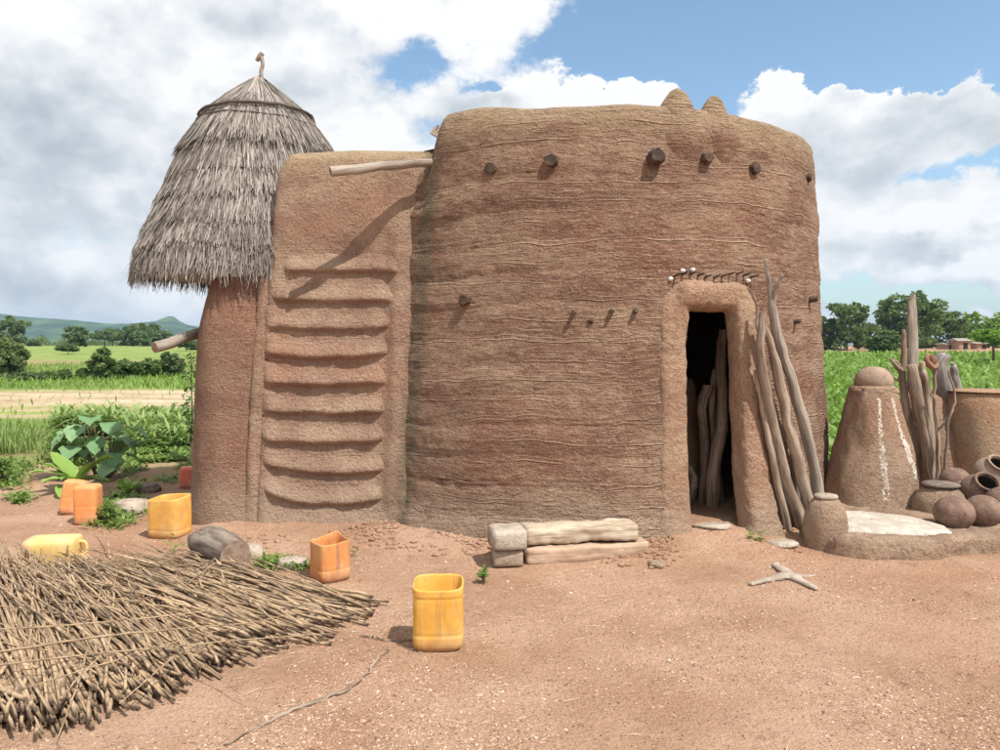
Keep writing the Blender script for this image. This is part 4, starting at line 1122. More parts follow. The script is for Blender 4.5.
# ------------------------------------------------------------------ jerrycans
def can_ring(z, hx, hy, e=.42, n=64):
    out = []
    for k in range(n):
        a = 2 * math.pi * k / n; ca, sa = math.cos(a), math.sin(a)
        out.append((hx * math.copysign(abs(ca) ** e, ca), hy * math.copysign(abs(sa) ** e, sa), z))
    return out
def jerrycan(loc, rz, w, d, h, mat, label, top='cut', ztop=None, grooves=(), bands=(), tilt=(0, 0), water=None, handle=False):
    root = empty('jerrycan', loc, rz); root.rotation_euler = (tilt[0], tilt[1], rz); tag(root, label, 'jerrycan')
    n = 64; zs = [0, .004, .012, .03, .05]; z = .05
    zs += [i * .008 + .055 for i in range(int((h - .06) / .008))]
    rings = []
    for z in zs:
        s = 1 - .16 * (1 - min(1, z / .03)) ** 2
        for g in grooves: s -= .022 * math.exp(-((z - g * h) / .006) ** 2)
        for b0, b1 in bands:
            if b0 * h < z < b1 * h: s += .02 * min(1, (z - b0 * h) / .008, (b1 * h - z) / .006 + .3)
        rings.append((z, s))
    mb = MB(); vs = []
    N = len(rings)
    def zt(x, y): return (ztop(x / (w / 2), y / (d / 2)) if ztop else 0)
    for i, (z, s) in enumerate(rings):
        t = z / h
        for (x, y, _) in can_ring(0, w / 2 * s, d / 2 * s):
            bulge = 1 + .015 * math.sin(t * 3.1) * (1)
            vs.append((x * bulge, y * bulge, z + zt(x, y) * sstep(.72, 1.0, t)))
    if top == 'cut':
        for (s2, dz) in ((.975, .004), (.955, -.004), (.945, -.06), (.93, -h * .85)):
            z = rings[-1][0]
            for (x, y, _) in can_ring(0, w / 2 * s2, d / 2 * s2):
                vs.append((x, y, (z + dz + zt(x, y) * (1 if dz > -.1 else 0))))
        N += 4; closing = 1
    else:
        zb = rings[-1][0]
        for (s2, dz) in ((.975, .010), (.92, .020), (.80, .028), (.45, .034), (.02, .036)):
            for (x, y, _) in can_ring(0, w / 2 * s2, d / 2 * s2): vs.append((x, y, zb + dz))
        N += 5
    fs = [(i * n + k, i * n + (k + 1) % n, (i + 1) * n + (k + 1) % n, (i + 1) * n + k) for i in range(N - 1) for k in range(n)]
    fs.append(tuple(range(n))[::-1]); fs.append(tuple((N - 1) * n + k for k in range(n)))
    mb.add(vs, fs); link('body', mb.mesh('body'), mat, root, world=False)
    if water:
        mb = MB(); r = can_ring(h * water, w / 2 * .94, d / 2 * .94); mb.add(r, [tuple(range(n))]); link('water', mb.mesh('water'), 'water', root, world=False)
    if handle:
        mb = MB(); mb.tube(curve([(-w * .28, 0, h), (-w * .26, 0, h + .055), (0, 0, h + .07), (w * .2, 0, h + .055), (w * .22, 0, h)], 18), .013, 10); link('handle', mb.mesh('handle'), mat, root, world=False)
        mb = MB(); mb.lathe([(.028, h + .01), (.028, h + .05), (.034, h + .052), (.034, h + .075), (.005, h + .078)], (w * .36, 0, 0), 20); link('neck', mb.mesh('neck'), mat, root, world=False)
    return root
p = GP(437, 652)
jerrycan((p.x, p.y + .10, p.z), R(2), .262, .23, .355, 'yellow', 'clean bright yellow open jerrycan standing alone in the middle of the yard', ztop=lambda x, y: .012 * y + .010 * abs(x) ** 4 * (1 if y < 0 else 0), grooves=(.80, .245), bands=((.80, 1.0), (.02, .23)), water=.70)
p = GP(327, 583)
jerrycan((p.x, p.y + .10, p.z), R(38), .225, .225, .285, 'orange', 'stained orange cut jerrycan with a raised peak beside the stepped wall', ztop=lambda x, y: .035 * max(0, min(x, y)) ** 1.2 * (1 if x > 0 and y > 0 else 0) - .01 * (x < 0), grooves=(.3,), bands=((.0, .28),))
p = GP(165, 539)
jerrycan((p.x, p.y + .10, p.z), R(-14), .30, .24, .345, 'yellow_old', 'dull yellow open jerrycan standing at the tower foot near the log', ztop=lambda x, y: .012 * x + .008 * y, grooves=(.2,))
p = GP(84, 525)
jerrycan((p.x, p.y + .08, p.z), R(8), .205, .20, .335, 'orange_pale', 'upright faded orange jerrycan at the edge of the weeds', 'closed', grooves=(.5, .15))
p = GP(67, 516)
jerrycan((p.x - .03, p.y + .12, p.z), R(20), .20, .19, .30, 'orange_pale', 'faded orange jerrycan leaning behind the upright orange one', 'closed', tilt=(R(-4), R(9)), grooves=(.5,))
p = GP(186, 489)
jerrycan((p.x, p.y + .1, p.z), R(10), .20, .18, .22, 'red', 'small coral red jerrycan peeking from behind the tower', 'closed')
p = GP(12, 569)
jerrycan((p.x + .04, p.y + .12, p.z + .10), R(8), .20, .24, .34, 'pale_yellow', 'pale yellow jerrycan lying on its side behind the stalk pile', 'closed', tilt=(0, R(90)), grooves=(.3, .7), handle=True)
p = GP(16, 592)
jerrycan((p.x - .10, p.y, p.z + .01), R(35), .17, .16, .24, 'pink', 'dusty pink plastic container buried under the stalks', 'closed', tilt=(R(15), R(80)))

# ------------------------------------------------------------------ pile of dry stalks
def stalk_mesh(i, L, r0, seg=8):
    rnd = random.Random(100 + i); n = int(L / .05); pts = []; rad = []; bx = rnd.uniform(-.045, .045); by = rnd.uniform(-.04, .03)
    wob = rnd.uniform(.005, .015)
    for k in range(n + 1):
        t = k / n; z = t * L
        pts.append((bx * math.sin(t * 3.1) + wob * nz(t * 9, i), by * math.sin(t * 2.6) + wob * nz(t * 9, i + 40), z))
        nd = abs(((z / .15) % 1) - .5); r = r0 * (1 - .62 * t) * (1 + .10 * (nd > .42)) * (.82 if k == 0 else 1); rad.append(r)
    mb = MB(); mb.tube(pts, rad, seg, .12, 9, True, i * 1.7)
    if rnd.random() < .35:   # dried leaf sheath
        z = rnd.uniform(.4, .8) * L; k = int(z / .05); p = Vector(pts[min(k, n)])
        q = p + Vector((rnd.uniform(-.07, .07), rnd.uniform(-.05, .05), .13)); s = Vector((.007, .004, 0))
        mb.add([p - s, p + s, q + s * .4, q - s * .4], [(0, 1, 2, 3)])
    return mb.mesh('stalk')
PROT = []
for i in range(26):
    me = stalk_mesh(i, random.uniform(1.3, 2.2), random.choice([.005, .006, .007, .0078, .009, .011])); me.materials.append(MAT['stalk'])
    me.polygons.foreach_set('use_smooth', [True] * len(me.polygons)); PROT.append((me, max(v.co.z for v in me.vertices)))
SLAB = 'dry millet stalk in the stalk pile on the yard'
BUTT = [G(384, 604), G(378, 622), G(345, 638), G(300, 650), G(262, 662), G(232, 672), G(205, 690), G(168, 706), G(130, 712), G(90, 728), G(55, 740), G(10, 738), G(-45, 748), G(-100, 755)]
TIPS = [G(182, 566), G(158, 574), G(135, 580), G(110, 586), G(88, 590), G(74, 592), G(58, 592), G(48, 590), G(40, 588), G(28, 582), G(8, 574), G(-20, 570), G(-60, 566), G(-90, 566)]
BC = curve(BUTT, 200); TCV = curve(TIPS, 200)
def place_stalk(butt, tip, me, L, spin):
    o = bpy.data.objects.new('millet_stalk', me)
    d = (tip - butt).normalized(); q = d.to_track_quat('Z', 'Y')
    o.rotation_mode = 'XYZ'; o.rotation_euler = (q.to_matrix() @ Matrix.Rotation(spin, 3, 'Z')).to_euler(); o.location = butt
    sc = (tip - butt).length / L; o.scale = (1, 1, sc)
    return o
stuffV = []; pile = []
for i in range(1150):
    t = random.random() ** .9; layer = random.random()
    if i % 14 == 0: layer = .97
    b = BC[int(t * 200)].copy(); e = TCV[min(200, max(0, int((t + random.gauss(0, .07)) * 200)))].copy()
    full = (e - b).length; dirv = (e - b) / full
    b += dirv * (abs(random.gauss(0, .16)) + .45 * layer * random.random()) + Vector((random.gauss(0, .04), random.gauss(0, .03), 0))
    ln_ = full * random.uniform(.72, 1.06) if full > 1.3 else full * random.uniform(.85, 1.1)
    e = b + dirv * ln_; e.x += random.gauss(0, .20); e.y += random.gauss(0, .10)
    if random.random() < .12 and t > .3: a_ = random.gauss(0, .35); e = b + Matrix.Rotation(a_, 3, 'Z') @ (e - b) * .7
    Hh = .26 * (1 - .6 * abs(t - .55)) * (.5 + .5 * sstep(0, .15, t))
    zb = .010 + layer * (.045 + .04 * random.random()) * (.45 + .55 * sstep(0, .25, t)); ze = .02 + layer * Hh * .5
    b.z = zb + ground_z(b.x, b.y); e.z = ze + ground_z(e.x, e.y) + .01
    me, L = PROT[i % 26]; pile.append((layer, b, e, me, L, random.uniform(0, 6.28)))
# thin canes laid across the top
for (x0, y0, z0, x1, y1, z1) in ((-30, 668, .19, 372, 632, .03), (-20, 655, .22, 250, 624, .17), (20, 690, .15, 300, 612, .14), (-10, 630, .24, 240, 605, .18), (120, 600, .2, 250, 700, .04), (90, 640, .2, 60, 735, .05), (10, 560, .2, 160, 640, .19), (0, 545, .14, 110, 640, .23), (60, 700, .14, 105, 650, .2), (175, 655, .16, 120, 705, .07), (110, 560, .06, 98, 525, .10), (45, 575, .1, 170, 600, .2)):
    me, L = PROT[random.randrange(26)]; pile.append((1.2, G(x0, y0, z0), G(x1, y1, z1), me, L, random.uniform(0, 6.28)))
pile.sort(key=lambda a: -a[0])
for k, (layer, b, e, me, L, sp) in enumerate(pile):
    o = place_stalk(b, e, me, L, sp)
    if k < 298:
        COL.objects.link(o); tag(o, SLAB, 'stalk', 'dry millet stalks heaped in the yard')
        if layer == 1.2: o.scale = (.62, .62, o.scale[2])
    else:
        stuffV.append((me, Matrix.LocRotScale(o.location, o.rotation_euler, o.scale))); bpy.data.objects.remove(o)
V = []; Fc = []; TCc = []
for me, M_ in stuffV:
    b = len(V); V += [tuple(M_ @ v.co) for v in me.vertices]; Fc += [tuple(b + i for i in p.vertices) for p in me.polygons]
    TCc += [tuple(d.vector) for d in me.attributes['tc'].data]
mb = MB(); mb.add(V, Fc, TCc)
o = mb.build('stalk_litter', 'stalk'); tag(o, 'lower layer of tangled dry stalks under the stalk pile', 'stalks', kind='stuff')
V = []; Fc = []
for i in range(2600):
    if i % 3: x = random.gauss(-1.6, 1.1); y = random.gauss(4.5, 1.0)
    else: y = random.uniform(3, 6.4); x = random.uniform(-.6, .65) * y
    if y < 2.9 or math.hypot(x - HC.x, y - HC.y) < 2.7 or y > 6.5: continue
    a = random.uniform(0, 3.14); L = random.uniform(.008, .05); w = random.uniform(.0008, .002); z = ground_z(x, y) + random.uniform(.003, .008)
    dx, dy = math.cos(a) * L, math.sin(a) * L; nx, ny = -math.sin(a) * w, math.cos(a) * w; b = len(V)
    V += [(x - dx - nx, y - dy - ny, z), (x - dx + nx, y - dy + ny, z), (x + dx, y + dy, z + random.uniform(-.001, .006)), (x, y, z + 2 * w)]
    Fc += [(b, b + 2, b + 3), (b + 1, b + 3, b + 2), (b, b + 3, b + 1)]
me = bpy.data.meshes.new('straw_litter'); me.from_pydata(V, [], Fc)
tag(link('straw_litter', me, 'straw', smooth=False), 'scraps of broken straw and chaff strewn over the yard', 'straw', kind='stuff')
# fallen twigs
def twig(pts, r, label, seed):
    P = [GP(*p, .008) for p in pts]; base = P[0].copy(); mb = MB()
    mb.tube(curve(P, 40, .02, seed), lerp_r(r, 40), 7, .5, 14, True, seed); me = mb.mesh('twig'); me.transform(Matrix.Translation(-base))
    o = link('twig', me, 'wood_brown'); o.location = base; tag(o, label, 'twig')
twig([(225, 746), (270, 722), (320, 702), (352, 688), (372, 668), (388, 650)], [.004, .008, .007, .008, .005, .003], 'long thin crooked twig lying in front of the stalk pile', 2)
twig([(362, 637), (385, 641), (412, 642)], [.004, .004, .003], 'short thin twig pointing at the bright yellow jerrycan', 7)

# ------------------------------------------------------------------ plants
def leafmesh(V, Fc, p, d, up, L, w, droop=.4, segs=4, fold=.15):
    """curved, tapering blade starting at p going d"""
    d = d.normalized(); side = d.cross(up)
    if side.length < 1e-3: side = Vector((1, 0, 0))
    side.normalize(); b = len(V); q = Vector(p)
    prof = [.25, .85, 1.0, .7, .05] if segs == 4 else [.3, 1.0, .05]
    for i in range(segs + 1):
        ww = w * prof[i] / 2; V.append(tuple(q - side * ww + up * fold * ww)); V.append(tuple(q)); V.append(tuple(q + side * ww + up * fold * ww))
        d = (d - Vector((0, 0, droop / segs))).normalized(); q = q + d * L / segs
    for i in range(segs):
        a = b + i * 3; Fc.append((a, a + 1, a + 4, a + 3)); Fc.append((a + 1, a + 2, a + 5, a + 4))
def rdir(el0, el1):
    a = random.uniform(0, 6.283); e = R(random.uniform(el0, el1)); return Vector((math.cos(a) * math.cos(e), math.sin(a) * math.cos(e), math.sin(e)))
UP = Vector((0, 0, 1))
def mesh_obj(name, V, Fc, mat, parent=None, smooth=True):
    me = bpy.data.meshes.new(name); me.from_pydata(V, [], Fc); return link(name, me, mat, parent, smooth)
# maize rows on the left
V = []; Fc = []
for i in range(1000):
    y = random.uniform(11.8, 15.5); x = random.uniform(-.575, -.36) * y
    if x < -.60 * y + 1.5 and y < 12.8: continue
    if (x + .41 * y) < -.08 * y and y < 13 : continue
    z = ground_z(x, y); h = random.uniform(.38, .64) * (.8 + .25 * nz(x * .5, y * .5))
    for k in range(7):
        p = (x, y, z + h * (.1 + .6 * k / 7)); leafmesh(V, Fc, p, rdir(35, 78), UP, h * random.uniform(.5, .8), .05, 1.3)
tag(mesh_obj('maize_crop', V, Fc, 'maize'), 'young maize with arching blades along the field edge', 'maize', kind='stuff')
# low green crop in the right hand field
V = []; Fc = []
for i in range(36000):
    y = 9.8 + 80 * random.random() ** 2.0; x = random.uniform(.36, .72) * y
    if nz(x * .35, y * .2, 6) < -.28: continue
    z = ground_z(x, y); s = (.075 + .0030 * y) * random.uniform(.7, 1.4)
    leafmesh(V, Fc, (x, y, z + random.uniform(0, .12 + .002 * y)), rdir(20, 80), UP, s * 1.5, s * .75, .9, 2)
tag(mesh_obj('field_crop', V, Fc, 'crop'), 'low bright green leafy crop covering the field behind the shrine', 'crop', kind='stuff')
# grass of the left field
V = []; Fc = []
for i in range(15000):
    y = 15 + 45 * random.random() ** 1.6; x = random.uniform(-.70, -.34) * y
    if 15.8 < y < 28.5 and random.random() < .96: continue
    z = ground_z(x, y); s = (.07 + .0028 * y) * random.uniform(.6, 1.3)
    leafmesh(V, Fc, (x, y, z), rdir(40, 85), UP, s * 1.5, s * .3, .5, 2)
tag(mesh_obj('field_grass', V, Fc, 'crop'), 'thin green grass growing across the left field', 'grass', kind='stuff')
# ground cover at the yard's edge
V = []; Fc = []
WC = [(8, 468, 24, 7), (118, 505, 26, 12), (110, 520, 22, 8), (160, 468, 40, 14), (180, 450, 40, 18), (130, 452, 40, 16), (182, 545, 8, 5), (275, 566, 18, 5), (300, 567, 10, 4), (348, 560, 8, 3), (5, 480, 20, 8), (90, 462, 30, 8), (770, 538, 14, 4), (780, 533, 12, 3), (20, 500, 10, 4), (176, 547, 6, 3), (186, 432, 30, 14)]
for cx_, cy_, rx, ry in WC:
    N = int(70 + rx * ry * 1.9)
    for i in range(N):
        px = random.gauss(cx_, rx * .55); py = random.gauss(cy_, ry * .5)
        if py < 402: continue
        p = GP(px, py)
        if nz(p.x * 1.5, p.y * 1.5, 4) < -.15: continue
        if math.hypot(p.x - TC.x, p.y - TC.y) < .8: continue
        for k in range(3):
            L = random.uniform(.03, .075) * (p.y / 8); leafmesh(V, Fc, p + Vector((random.gauss(0, .02), random.gauss(0, .02), random.uniform(0, .05))), rdir(10, 70), UP, L, L * .5, .8, 2)
tag(mesh_obj('weeds', V, Fc, 'weed'), 'small leafy weeds creeping over the edge of the yard', 'weeds', kind='stuff')
# individual plants
def bush(name, px, py, wpx, hpx, mat, label, cat='bush', n=900, lf=.05, Y=None, group=None, seed=0, hang=0.0):
    p = GP(px, py) if Y is None else Vector((at(px, py, Y).x, Y, ground_z(at(px, py, Y).x, Y)))
    s = p.y / F; w = wpx * s / 2; h = hpx * s; root = empty(name, p); tag(root, label, cat, group)
    V = []; Fc = []; cl = [(rdir(-20, 90) * random.uniform(.3, .85)) for _ in range(26)]
    for i in range(n):
        c = random.choice(cl); q = c + Vector((random.gauss(0, .17), random.gauss(0, .17), random.gauss(0, .15)))
        q = p + Vector((q.x * w, q.y * w, max(.02, h * (.48 + q.z * .52))))
        L = lf * random.uniform(.6, 1.4); leafmesh(V, Fc, q, rdir(-20, 70), UP, L, L * .45, .6, 2)
    mesh_obj('foliage', V, Fc, mat, root)
    mb = MB()
    for k in range(7):
        d = random.choice(cl); mb.tube(curve([p, p + Vector((d.x * w * .3, d.y * w * .3, h * .3)), p + Vector((d.x * w, d.y * w, h * (.48 + d.z * .5)))], 6), lerp_r([.012, .008, .003], 6), 5)
    mb.build('stem', 'trunk', root); return root
bush('leafy_bush', 60, 478, 56, 48, 'weed', 'rounded fine leaved green bush left of the big blue green plant', n=1700, lf=.055)
V = []; Fc = []; p = GP(6, 452)
for i in range(420):
    q = p + Vector((random.gauss(0, .28), random.gauss(0, .25), 0)); leafmesh(V, Fc, q, rdir(55, 88), UP, random.uniform(.3, .62), .016, .8)
me = bpy.data.meshes.new('grass_tuft'); me.from_pydata([tuple(Vector(v) - p) for v in V], [], Fc); o = link('grass_tuft', me, 'maize'); o.location = p
tag(o, 'tall grassy green tuft at the picture edge before the dry field', 'grass', kind='stuff')
bush('leafy_bush', 2, 484, 30, 26, 'weed', 'low leafy clump at the edge of the yard below the grassy tuft', n=800, lf=.05)
bush('leafy_bush', 108, 524, 26, 22, 'weed', 'small weedy clump beside the upright faded orange jerrycan', n=500, lf=.03)
bush('leafy_bush', 484, 583, 15, 16, 'crop', 'tiny bright green weed at the end of the timber blocks', n=110, lf=.03)
# sapling by the tower
def sapling():
    Y = 10.5; p = Vector((at(191, 400, Y).x - .02, Y, 0)); p.z = ground_z(p.x, p.y); root = empty('sapling', p)
    tag(root, 'thin leafy sapling growing beside the tower under the spout', 'sapling'); V = []; Fc = []; top = at(191, 352, Y)
    mb = MB(); mb.tube(curve([p, p + Vector((.03, 0, .6)), top], 14, .02), lerp_r([.018, .012, .005], 14), 7); mb.build('stem', 'trunk', root)
    for i in range(150):
        t = random.random(); q = p + (top - p) * (.25 + .75 * t) + Vector((random.gauss(0, .055), random.gauss(0, .06), random.gauss(0, .03)))
        if .45 < t < .6 and random.random() < .5: continue
        leafmesh(V, Fc, q, rdir(-30, 50), UP, random.uniform(.07, .13), .06, .6, 2)
    mesh_obj('foliage', V, Fc, 'leaf_mid', root)
sapling()
def leafy_plant(px, py, hpx, wpx, mat, label, nl, L, w, droop, spread=(10, 70), stems=1):
    p = GP(px, py); s = p.y / F; root = empty('broadleaf_plant', p); tag(root, label, 'plant'); V = []; Fc = []; mb = MB(); h = hpx * s
    for k in range(nl):
        t = k / nl; sx = random.uniform(-1, 1) * wpx * s * .32 * (stems > 1); z = h * (.25 + .7 * t) * (1 if stems > 1 else .35)
        d = rdir(*spread); q = p + Vector((sx, random.uniform(-.1, .1), z))
        if stems > 1:
            st = q + Vector((d.x, d.y, .1)) * .12; mb.tube(curve([p + Vector((sx * .3, 0, 0)), p + Vector((sx * .7, 0, z * .6)), q, st], 8), lerp_r([.014, .010, .006, .004], 8), 6); q = st
        LL = L * random.uniform(.7, 1.2)
        # broad blade with a finer outline
        side = d.cross(UP).normalized(); b = len(V); m = 9; dd = d.copy(); c = q.copy()
        for i in range(m + 1):
            u = i / m; ww = w * LL / L * math.sin(math.pi * min(1, u * .93 + .05)) ** .75 / 2 * (1 + (.16 * math.sin(u * 19 + k) if 'blue' in mat or mat == 'big_leaf' else .04 * math.sin(u * 14)))
            for v_ in (-1, -.5, 0, .5, 1): V.append(tuple(c + side * ww * v_ + UP * (.22 * ww * abs(v_) + .012 * math.sin(u * 12 + v_ * 3))))
            dd = (dd - Vector((0, 0, droop / m))).normalized(); c = c + dd * LL / m
        for i in range(m):
            for j in range(4): a = b + i * 5 + j; Fc.append((a, a + 1, a + 6, a + 5))
    mesh_obj('foliage', V, Fc, mat, root)
    if stems > 1: mb.build('stem', 'trunk', root)
leafy_plant(103, 478, 62, 74, 'big_leaf', 'tall plant with big drooping blue green leaves behind the orange jerrycans', 26, .30, .22, 1.6, (-5, 45), 2)
leafy_plant(76, 490, 30, 50, 'lime_leaf', 'pale green plant with long broad leaves behind the orange jerrycans', 11, .42, .17, .9, (20, 70))
leafy_plant(127, 497, 18, 34, 'lime_leaf', 'small lime green rosette beside the flat pale stone', 15, .22, .085, .7, (20, 75))

# ------------------------------------------------------------------ trees
def tree(name, px, ytop, ybase, wpx, Y, mat, label, cat='tree', n=2600, flat=.9, trunk=.35, seed=0, group='trees beyond the fields', lf=None, multi=1):
    rnd = random.Random(seed * 7 + 5); x = at(px, 346, Y).x; z0 = ground_z(x, Y); s = Y / F
    top = at(px, ytop, Y).z; h = max(.4, top - z0); w = wpx * s / 2; p = Vector((x, Y, z0)); root = empty(name, p); tag(root, label, cat, group)
    lf = lf or max(.10, .0105 * w + .0022 * Y); cz = z0 + h * (trunk + (1 - trunk) * .5); hh = h * (1 - trunk) / 2
    V = []; Fc = []; clumps = []; K = 60
    for k in range(K):
        a = rnd.uniform(0, 6.283); el = math.asin(rnd.uniform(-.9, 1)); rr = rnd.uniform(.45, .90)
        c = Vector((math.cos(a) * math.cos(el) * rr, math.sin(a) * math.cos(el) * rr, math.sin(el) * rr))
        if k % 4 == 0 and trunk < .2: c = Vector((math.cos(a) * rnd.uniform(.2, .85), math.sin(a) * rnd.uniform(.2, .85), rnd.uniform(-1.0, -.6)))
        elif trunk >= .2: c.z *= flat if c.z < 0 else 1
        clumps.append((c, rnd.uniform(.14, .30)))
    for i in range(n):
        c, r = rnd.choice(clumps); d = Vector((rnd.gauss(0, 1), rnd.gauss(0, 1), rnd.gauss(0, 1))).normalized() * r * rnd.uniform(.55, 1.08)
        d.z *= .8
        q = c + d; q = Vector((p.x + q.x * w * 1.1, p.y + q.y * w, max(z0 + .02, cz + q.z * hh * 1.13)))
        u = Vector((rnd.gauss(0, 1), rnd.gauss(0, 1), rnd.gauss(0, .8))).normalized(); v = u.cross(Vector((rnd.gauss(0, 1), rnd.gauss(0, 1), rnd.gauss(0, 1)))).normalized()
        L = lf * rnd.uniform(.6, 1.4) ; b = len(V)
        V += [tuple(q - u * L), tuple(q + v * L * .55 - u * .2 * L), tuple(q + u * L), tuple(q - v * L * .55 + u * .2 * L)]; Fc.append((b, b + 1, b + 2, b + 3))
    mesh_obj('crown', V, Fc, mat, root, False)
    mb = MB(); tr = max(.03, h * .035)
    for m in range(multi):
        off = Vector(((m - (multi - 1) / 2) * w * .25, 0, 0)); fk = Vector((p.x, p.y, z0 + h * (trunk + .1))) + off * 1.8
        mb.tube(curve([p + off - Vector((0, 0, .1)), p + off + Vector((tr * rnd.uniform(-1, 1), 0, h * trunk * .5)), fk], 8), lerp_r([tr * 1.3, tr, tr * .8], 8), 9, .15, 2)
        for k in range(6):
            c = rnd.choice(clumps)[0]; e = Vector((p.x + c.x * w * .85, p.y + c.y * w * .85, cz + c.z * hh * .8))
            mb.tube(curve([fk, (fk + e) / 2 + Vector((0, 0, -.05 * h)), e], 7), lerp_r([tr * .6, tr * .35, tr * .12], 7), 6)
    mb.build('trunk', 'trunk', root); return root
T = [
 # left
 ('broad_tree', 6, 316, 347, 40, 170, 'leaf_dark', 'big dark tree at the far edge of the left field, cut by the picture edge', 2600, .9, .12),
 ('broad_tree', 10, 341, 384, 40, 37, 'leaf_grey', 'pale grey green bushy tree at the left edge of the hedge line', 5200, 1, .06),
 ('broad_tree', 77, 326, 351, 22, 150, 'leaf_dark', 'taller dark tree of the close pair standing in the left field', 1900, 1, .16),
 ('broad_tree', 68, 345, 363, 21, 92, 'leaf_dark', 'lower dark round tree in front of the taller dark one', 1700, .8, .3),
 ('broad_tree', 105, 331, 347, 28, 190, 'leaf_dark', 'flat topped dark tree with a clear trunk on the field ridge', 1700, .5, .38),
 ('broad_tree', 113, 329, 346, 20, 215, 'leaf_mid', 'paler tree just behind the flat topped dark tree', 1200, .8, .2),
 ('broad_tree', 133, 326, 346, 28, 220, 'leaf_dark', 'dark tree at the near end of the grove on the ridge', 1700, .9, .1),
 ('broad_tree', 146, 323, 346, 30, 225, 'leaf_mid', 'tallest tree of the grove on the ridge', 1700, .9, .1),
 ('broad_tree', 163, 329, 347, 24, 222, 'leaf_dark', 'dark tree closing the grove on the ridge towards the house', 1500, .9, .1),
 ('broad_tree', 140, 332, 348, 20, 205, 'leaf_mid', 'low light tree in front of the grove', 1200, .9, .08),
 ('broad_tree', 186, 340, 357, 19, 110, 'leaf_dark', 'small dark tree seen under the wooden spout', 1500, .8, .3),
 ('broad_tree', 34, 340, 347, 13, 190, 'leaf_dark', 'small dark shrub tree alone on the ridge by the big edge tree', 800, .9, .1),
 ('field_bush', 103, 350, 382, 30, 37, 'leaf_mid', 'tallest dark rounded bush of the hedge line', 3800, 1, .05),
 ('field_bush', 127, 361, 381, 32, 38, 'leaf_mid', 'wide loose bush touching the tallest hedge bush', 2600, .9, .03),
 ('field_bush', 146, 359, 381, 30, 38.5, 'leaf_mid', 'rounded bush in the middle right of the hedge line', 2600, .9, .03),
 ('field_bush', 172, 353, 379, 25, 40, 'leaf_dark', 'upright dark bush nearest the spout in the hedge line', 2600, 1, .04),
 ('field_bush', 65, 370, 384, 15, 36, 'leaf_mid', 'small round bush standing apart in the hedge line', 1200, .9, .03),
 ('field_bush', 83, 369, 383, 14, 37, 'leaf_mid', 'slight bush between the small round one and the tallest bush', 700, .9, .03),
 ('field_bush', 28, 375, 386, 40, 35, 'leaf_dark', 'long low dark hedge below the pale grey green tree', 1900, .9, .02),
 ('field_bush', 48, 377, 386, 22, 35.5, 'leaf_mid', 'low scrubby bush at the end of the dark hedge', 800, .9, .02),
 ('broad_tree', 196, 346, 358, 18, 120, 'leaf_dark', 'small dark tree touching the tower wall on the left field', 1100, .9, .2),
 # right
 ('broad_tree', 845, 303, 348, 52, 125, 'leaf_dark', 'dark spreading tree next to the house wall beyond the green field', 4600, .8, .14),
 ('broad_tree', 872, 322, 348, 24, 132, 'leaf_dark', 'lower dark tree filling the gap between the two big trees', 1800, .9, .1),
 ('broad_tree', 908, 293, 347, 66, 140, 'leaf_mid', 'largest broad tree behind the tall grey post', 6500, .8, .1),
 ('broad_tree', 940, 310, 347, 50, 146, 'leaf_mid', 'grey green tree merging with the largest tree on its right side', 3800, .8, .1),
 ('field_bush', 884, 331, 353, 31, 90, 'leaf_dark', 'dark dome shaped tree standing in the green field', 3200, .75, .16),
 ('broad_tree', 970, 312, 344, 22, 150, 'leaf_light', 'light green tree above the far mud huts', 1800, .9, .12),
 ('broad_tree', 960, 320, 344, 18, 155, 'leaf_mid', 'small mid green tree behind the far mud huts', 1100, .9, .12),
 ('broad_tree', 996, 315, 344, 26, 150, 'leaf_light', 'yellow green tree cut by the right picture edge', 1800, .9, .12),
 ('broad_tree', 993, 327, 359, 42, 62, 'leaf_light', 'bright lime flat crowned tree with a thin trunk in the field', 2800, .35, .42),
 ('broad_tree', 826, 318, 348, 20, 128, 'leaf_mid', 'tree half hidden by the round house wall', 1200, .9, .1),
]
for i, (nm, px, yt, yb, w, Y, mat, lab, n, fl, tk) in enumerate(T):
    tree(nm, px, yt, yb, w, Y, mat, lab, 'bush' if 'bush' in nm else 'tree', int(n * 1.25), fl, tk, i + 1, 'bushes of the hedge line' if 'bush' in nm else 'trees beyond the fields')
# far tree belt behind the left ridge
V = []; Fc = []; 
for i in range(5000):
    px = random.uniform(-60, 330); Y = random.uniform(300, 420); x = at(px, 346, Y).x; z = ground_z(x, Y)
    hmax = 5 * max(0, .45 + nz(px * .06, 1) + .4 * nz(px * .2, 3)); q = Vector((x, Y, z + random.random() * hmax)); u = rdir(-90, 90); v = u.cross(rdir(-90, 90)).normalized(); L = .9
    b = len(V); V += [tuple(q - u * L), tuple(q + v * L), tuple(q + u * L), tuple(q - v * L)]; Fc.append((b, b + 1, b + 2, b + 3))
tag(mesh_obj('far_woodland', V, Fc, 'leaf_dark', smooth=False), 'far low line of scrub woodland below the hills', 'woodland', kind='stuff')

